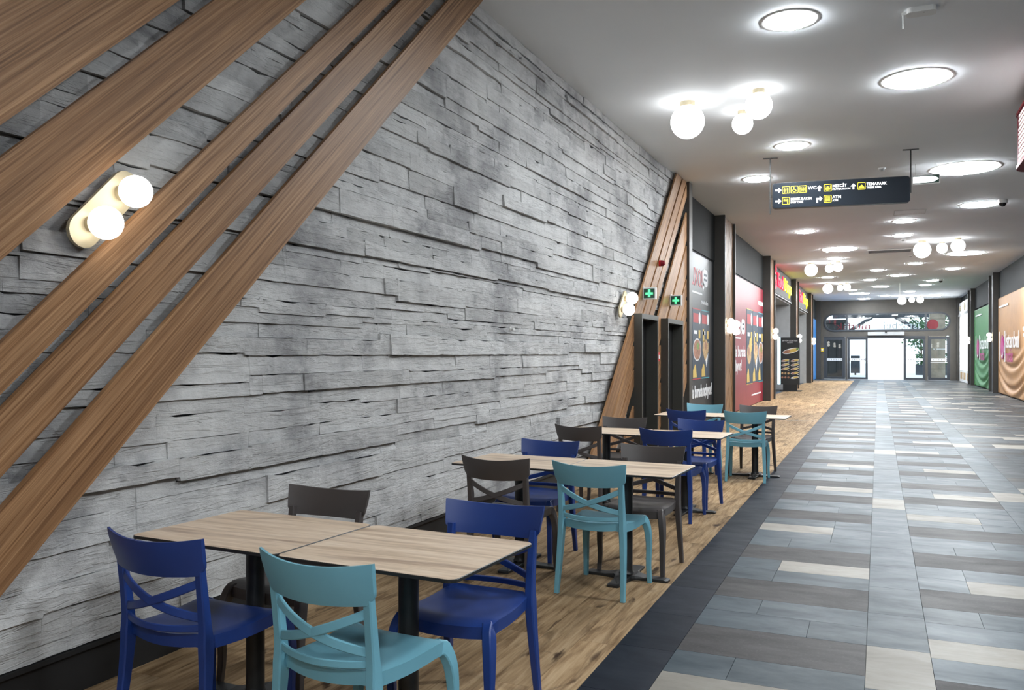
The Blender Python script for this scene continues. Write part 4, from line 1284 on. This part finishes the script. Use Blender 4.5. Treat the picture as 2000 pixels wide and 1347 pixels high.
def menu_column(p, y0, y1, z0, z1, stripe, food):
    p = poly_l('menu_panel', [(y0, z0), (y1, z0), (y1, z1), (y0, z1)], 'navy_print', p, .0125)
    e = .014
    w = y1 - y0; h = z1 - z0
    poly_l('stripe', [(y0, z1 - .02), (y1, z1 - .02), (y1, z1), (y0, z1)], stripe, p, e); poly_l('stripe', [(y0, z0), (y1, z0), (y1, z0 + .02), (y0, z0 + .02)], stripe, p, e)
    poly_l('menu_logo', [(y0 + .08 * w, z1 - .20 * h), (y0 + .68 * w, z1 - .20 * h), (y0 + .68 * w, z1 - .07 * h), (y0 + .08 * w, z1 - .07 * h)], 'red_print', p, e)
    poly_l('speech_bubble', ellipse(y0 + .82 * w, z1 - .13 * h, .12 * w, .085 * h, 14), 'white_print', p, e)
    cy, cz = y0 + .52 * w, z0 + .42 * h
    if food == 'bowl':
        poly_l('dish', ellipse(cy, cz, .47 * w, .16 * h, 20), 'white_print', p, e); poly_l('food', ellipse(cy, cz, .42 * w, .145 * h, 20), 'meat_print', p, e + .001)
        poly_l('food', ellipse(cy + .08 * w, cz + .05 * h, .16 * w, .05 * h, 12), 'salad_print', p, e + .002)
    elif food == 'wrap':
        poly_l('food', [(cy - .38 * w, cz + .0 * h), (cy - .05 * w, cz - .17 * h), (cy + .35 * w, cz - .02 * h), (cy + .38 * w, cz + .1 * h), (cy + .05 * w, cz + .16 * h), (cy - .3 * w, cz + .12 * h)], 'tan_print', p, e)
        poly_l('food', [(cy - .36 * w, cz + .12 * h), (cy - .12 * w, cz + .12 * h), (cy - .2 * w, cz + .3 * h), (cy - .32 * w, cz + .3 * h)], 'yellow_print', p, e)
        poly_l('wrapper', [(cy + .0 * w, cz - .15 * h), (cy + .34 * w, cz - .05 * h), (cy + .12 * w, cz - .26 * h)], 'white_print', p, e + .001); poly_l('food', ellipse(cy + .02 * w, cz + .06 * h, .14 * w, .06 * h, 12), 'meat_print', p, e + .001)
    else:
        poly_l('food', ellipse(cy - .1 * w, cz - .02 * h, .34 * w, .13 * h, 14), 'tan_print', p, e); poly_l('food', ellipse(cy + .12 * w, cz + .1 * h, .22 * w, .1 * h, 12), 'yellow_print', p, e + .001); poly_l('food', ellipse(cy - .16 * w, cz + .02 * h, .14 * w, .06 * h, 12), 'meat_print', p, e + .002)
    poly_l('price_tag', [(y0 + .04 * w, z0 + .03 * h), (y0 + .48 * w, z0 + .03 * h), (y0 + .36 * w, z0 + .2 * h), (y0 + .28 * w, z0 + .215 * h), (y0 + .05 * w, z0 + .13 * h)], 'yellow_print', p, e)
    poly_l('caption', [(y0 + .16 * w, z1 - .36 * h), (y0 + .5 * w, z1 - .36 * h), (y0 + .5 * w, z1 - .31 * h), (y0 + .16 * w, z1 - .31 * h)], 'white_print', p, e)
    poly_l('caption', [(y0 + .7 * w, z1 - .42 * h), (y0 + .9 * w, z1 - .42 * h), (y0 + .9 * w, z1 - .30 * h), (y0 + .7 * w, z1 - .30 * h)], 'yellow_print', p, e)
    poly_l('caption', [(y0 + .7 * w, z1 - .48 * h), (y0 + .92 * w, z1 - .48 * h), (y0 + .92 * w, z1 - .46 * h), (y0 + .7 * w, z1 - .46 * h)], 'white_print', p, e)

def posters():
    p = thing('black_poster'); tag(p, 'tall black food poster with three menu panels on the left wall', 'poster')
    obj('sheet', G().box(-3.364, XP + .006, 15.32, 18.7, .02, 3.5), M['poster_black'], p)
    text('lettering', 'da burada açılıyor!', .34, M['white_print'], p, (XP + .008, 16.36, .62), FACE_L, fit=2.2, bold=.010)
    text('lettering', 'KUXO!', .50, M['red_print'], p, (XP + .008, 16.1, 2.86), FACE_L, fit=1.38, bold=.006)
    poly_l('speech_bubble', rounded(17.58, 18.1, 2.90, 3.26, .12), 'white_print', p, .010)
    poly_l('speech_bubble', [(17.62, 3.0), (17.75, 2.92), (17.55, 2.74)], 'white_print', p, .010)
    for z in (3.12, 3.02): poly_l('caption', [(17.68, z), (18.0, z), (18.0, z + .045), (17.68, z + .045)], 'navy_print', p, .012)
    poly_l('caption', [(15.9, 2.70), (17.5, 2.70), (17.5, 2.735), (15.9, 2.735)], 'white_print', p, .010)
    text('lettering', '#kebabınaşkına', .12, M['white_print'], p, (XP + .008, 17.4, 2.52), FACE_L)
    for (a, b, st, f) in ((15.62, 16.48, 'yellow_print', 'snack'), (16.5, 17.36, 'red_print', 'bowl'), (17.38, 18.26, 'teal_print', 'wrap')): menu_column(p, a, b, .98, 2.40, st, f)
    p = thing('red_poster'); tag(p, 'wide red food poster with three menu panels on the left wall', 'poster')
    obj('sheet', G().box(-3.364, XP + .006, 20.5, 27.48, .02, 3.5), M['poster_red'], p)
    text('lettering', 'da', .40, M['white_print'], p, (XP + .008, 21.7, 1.42), FACE_L, fit=.46, bold=.010)
    text('lettering', 'burada', .40, M['white_print'], p, (XP + .008, 22.3, 1.42), FACE_L, fit=1.35, bold=.010)
    text('lettering', 'açılıyor!', .40, M['white_print'], p, (XP + .008, 21.35, 1.05), FACE_L, fit=1.6, bold=.010)
    text('lettering', 'KUXO!', .46, M['white_print'], p, (XP + .008, 21.2, 2.0), FACE_L, fit=1.7, bold=.006)
    poly_l('speech_bubble', rounded(22.95, 23.55, 2.02, 2.42, .14), 'white_print', p, .010)
    for z in (2.26, 2.14): poly_l('caption', [(23.08, z), (23.42, z), (23.42, z + .05), (23.08, z + .05)], 'navy_print', p, .012)
    poly_l('caption', [(21.0, 1.88), (22.8, 1.88), (22.8, 1.92), (21.0, 1.92)], 'white_print', p, .010)
    poly_l('caption', [(24.88, .28), (26.9, .28), (26.9, .32), (24.88, .32)], 'white_print', p, .010)
    poly_l('caption', [(26.3, 2.98), (27.4, 2.98), (27.4, 3.10), (26.3, 3.10)], 'white_print', p, .010)
    for (a, b, st, f) in ((23.85, 25.05, 'yellow_print', 'snack'), (25.08, 26.26, 'red_print', 'wrap'), (26.29, 27.45, 'teal_print', 'bowl')): menu_column(p, a, b, .63, 2.75, st, f)
    # banners hung on the right side
    def banner(name, y0, y1, z1, mat, label, dot, word):
        p = thing(name); tag(p, label, 'banner')
        ny, nz = 60, 90; vs = []; fs = []
        yc = (y0 + y1) / 2
        for j in range(nz + 1):
            z = .03 + (z1 - .03) * j / nz
            for i in range(ny + 1):
                y = y0 + (y1 - y0) * i / ny
                q = (y - yc) / (y1 - y0) * 2
                amp = .045 * max(0, min(1, (2.0 - z) / 1.0)) * (1 - abs(q) ** 6)
                u = z - .75 * q * q
                d = amp * math.sin(u * 17 + 1.5 * q) * (.6 + .4 * math.sin(u * 7))
                vs.append((4.155 - .02 - d, y, z - .04 * (1 - q * q) * 0))
        for j in range(nz):
            for i in range(ny):
                a = j * (ny + 1) + i; fs.append((a, a + 1, a + ny + 2, a + ny + 1))
        o = obj('sheet', G().add(vs, fs), mat, p, True)
        md = o.modifiers.new('thickness', 'SOLIDIFY'); md.thickness = .004
        if dot:
            cy = dot
            obj('logo_dot', G().prism(ellipse(cy, 1.72, .42, .44, 28), 4.075, 4.085, 'x'), M['magenta_print'], p)
            obj('logo_ring', G().prism(ellipse(cy, 1.68, .30, .34, 28), 4.07, 4.076, 'x'), M['white_print'], p)
            obj('logo_core', G().prism(ellipse(cy, 1.74, .29, .32, 28), 4.064, 4.071, 'x'), M['magenta_print'], p)
            obj('logo_bar', G().box(4.075, 4.085, cy + .75, cy + .85, 1.2, 2.3).box(4.075, 4.085, cy - .72, cy - .62, 1.2, 2.3), M['white_print'], p)
            text('lettering', 'istanbul', .78, M['white_print'], p, (4.078, cy - .85, 1.70), FACE_R, sx=1.3, bold=.006)
            text('lettering', 'mutfak', .62, M['magenta_print'], p, (4.078, cy - .85, 1.22), FACE_R, sx=1.0, bold=.004)
            obj('caption', G().box(4.10, 4.118, cy - 1.2, cy + 1.2, 3.18, 3.24), M['white_print'], p)
        return p
    banner('apricot_banner', 29.1, 36.35, 3.56, M['banner_orange'], 'apricot shop banner with magenta dot logo and draped folds', 34.75, 'istanbul')
    banner('green_banner', 38.1, 44.9, 3.5, M['banner_green'], 'green shop banner with draped folds on the right side', 42.9, 'istanbul')
    p = thing('blue_banner'); tag(p, 'blue banner covering the last bay on the left', 'banner')
    obj('sheet', G().box(-3.364, XP + .008, 46.5, 52.1, .02, 3.45), M['poster_blue'], p)
    text('lettering', 'istanbul', .6, M['white_print'], p, (XP + .010, 47.6, 1.7), FACE_L, sx=1.2)
    text('lettering', 'mutfak', .5, M['white_print'], p, (XP + .010, 47.9, 1.2), FACE_L, sx=1.2)
posters()

def shop_signs():
    for (y0, lab) in ((30.2, 'red and yellow lit shop sign over the nearer open shop'), (39.0, 'red and yellow lit shop sign over the farther open shop')):
        s = thing('shop_sign', (-3.30, y0, 3.72)); tag(s, lab, 'sign')
        obj('backing', G().box(-.045, 0, -.2, 6.1, -.1, .82), M['black_soft'], s)
        # curling emblem in front of the words
        pts = [(.02, .12, .80), (.02, .38, .74), (.02, .30, .60), (.02, .08, .55), (.02, .10, .38), (.02, .38, .30), (.02, .36, .12), (.02, .12, .04)]
        obj('emblem', G().sweep(spline(pts, 4), .09, .03, (0, .3, 1)), M['neon_red'], s)
        text('lettering', 'Tavuk', .70, M['neon_red'], s, (.02, .72, .16), FACE_L, ext=.02, fit=2.25, bold=.004)
        text('lettering', 'Dünya', .70, M['neon_yellow'], s, (.02, 3.1, .16), FACE_L, ext=.02, fit=2.75, bold=.004)
        obj('light_strip', G().box(-.06, .02, -.2, 6.1, -.17, -.13), M['grey_plastic'], s)
    m = thing('menu_stand', (-3.22, 35.0, 0)); tag(m, 'standing lightbox menu with food photos outside the nearer open shop', 'menu stand')
    obj('lightbox', G().box(-.36, .36, -.06, .06, .27, 2.14), M['black'], m)
    obj('lit_edge', G().box(-.475, -.362, -.05, .05, .27, 2.14), M['lit_blue'], m)
    obj('stem', G().box(-.27, .27, -.04, .04, .04, .27), M['black_soft'], m)
    obj('foot', G().box(-.38, .44, -.2, .2, 0, .04), M['black_soft'], m)
    def pr(name, pts, mat, l=.002): obj(name, G().prism(pts, -.0605 - l, -.0605, 'y'), M[mat], m)
    pr('dish', ellipse(.03, 1.60, .32, .10, 24, math.radians(14)), 'white_print', .002); pr('food', ellipse(.08, 1.61, .25, .07, 20, math.radians(14)), 'yellow_print', .004); pr('food', ellipse(-.12, 1.565, .14, .06, 16, math.radians(14)), 'meat_print', .005); pr('food', ellipse(.28, 1.68, .05, .05, 12), 'salad_print', .005)
    for r in range(4):
        for c in range(2):
            cx, cz = -.18 + c * .36, 1.22 - r * .165
            if r == 3 and c == 0:
                for k in range(3): pr('dish', ellipse(-.29 + k * .115, .71, .04, .045, 12), 'tan_print'); pr('food', ellipse(-.29 + k * .115, .55, .04, .04, 12), 'meat_print')
                continue
            pr('dish', ellipse(cx, cz, .155, .048, 16, math.radians(10)), 'white_print'); pr('food', ellipse(cx + .03, cz + .004, .115, .036, 14, math.radians(10)), 'yellow_print', .004); pr('food', ellipse(cx - .07, cz - .01, .065, .03, 12, math.radians(10)), 'meat_print', .005); pr('price', [(cx + .09, cz - .07), (cx + .15, cz - .07), (cx + .15, cz - .05), (cx + .09, cz - .05)], 'white_print')
    pr('dish', ellipse(.18, .545, .155, .045, 16, math.radians(10)), 'white_print'); pr('food', ellipse(.2, .55, .11, .032, 14, math.radians(10)), 'yellow_print', .004)
    text('lettering', 'BÜTÜN LEZZETLER', .066, M['white_print'], m, (0, -.063, 1.98), FACE_S, 'CENTER', ext=.0008); text('lettering', 'LEZZETLİ', .05, M['white_print'], m, (0, -.063, 1.91), FACE_S, 'CENTER', ext=.0008)
    c = thing('service_counter', (-4.6, 33.2, 0)); tag(c, 'pale service counter just inside the nearer open shop', 'counter')
    obj('body', G().box(-.35, .35, -1.6, 1.6, .1, 1.05), M['shop_wall'], c); obj('worktop', G().box(-.4, .4, -1.65, 1.65, 1.05, 1.09), M['black'], c); obj('plinth', G().box(-.3, .3, -1.55, 1.55, 0, .1), M['black'], c)
    b = thing('menu_screen', (-5.2, 36.33, 2.0)); tag(b, 'dark menu screen on the side wall inside the nearer open shop', 'screen')
    obj('casing', G().box(-.9, .9, -.04, 0, -.6, .45), M['black'], b); obj('screen', G().box(-.86, .86, -.045, -.041, -.56, .41), M['sign_face'], b)
    obj('arm', G().box(-.02, .02, -.03, 0, .45, .8), M['black'], b)
    # bright shop at the end of the right side
    f = thing('lit_shopfront', (4.17, 49.3, 0)); tag(f, 'bright white shopfront with lit windows at the far right', 'shopfront')
    obj('fascia_board', G().box(-.12, 0, -2.75, 2.75, 3.62, 4.22), M['white_plastic'], f)
    obj('cornice', G().box(-.16, 0, -2.8, 2.8, 3.5, 3.62), M['grey_plastic'], f)
    for y in (-2.62, -.9, .85, 2.62): obj('pilaster', G().box(-.10, 0, y - .13, y + .13, 0, 3.5), M['white_plastic'], f)
    for (a, b_) in ((-2.49, -1.03), (-.77, .72), (.98, 2.49)):
        obj('shop_window', G().box(-.05, -.02, a, b_, .62, 3.5), M['lit_window'], f); obj('stall_riser', G().box(-.09, 0, a, b_, 0, .62), M['white_plastic'], f); obj('riser_panel', G().box(-.10, -.09, a + .2, b_ - .2, .14, .5), M['tan_print'], f)
    obj('emblem', G().prism(ellipse(-.5, 3.92, .32, .2, 20), -.15, -.12, 'x'), M['brass'], f); text('lettering', 'Cafe', .4, M['brass'], f, (-.13, 2.3, 3.78), FACE_R, ext=.01)
shop_signs()
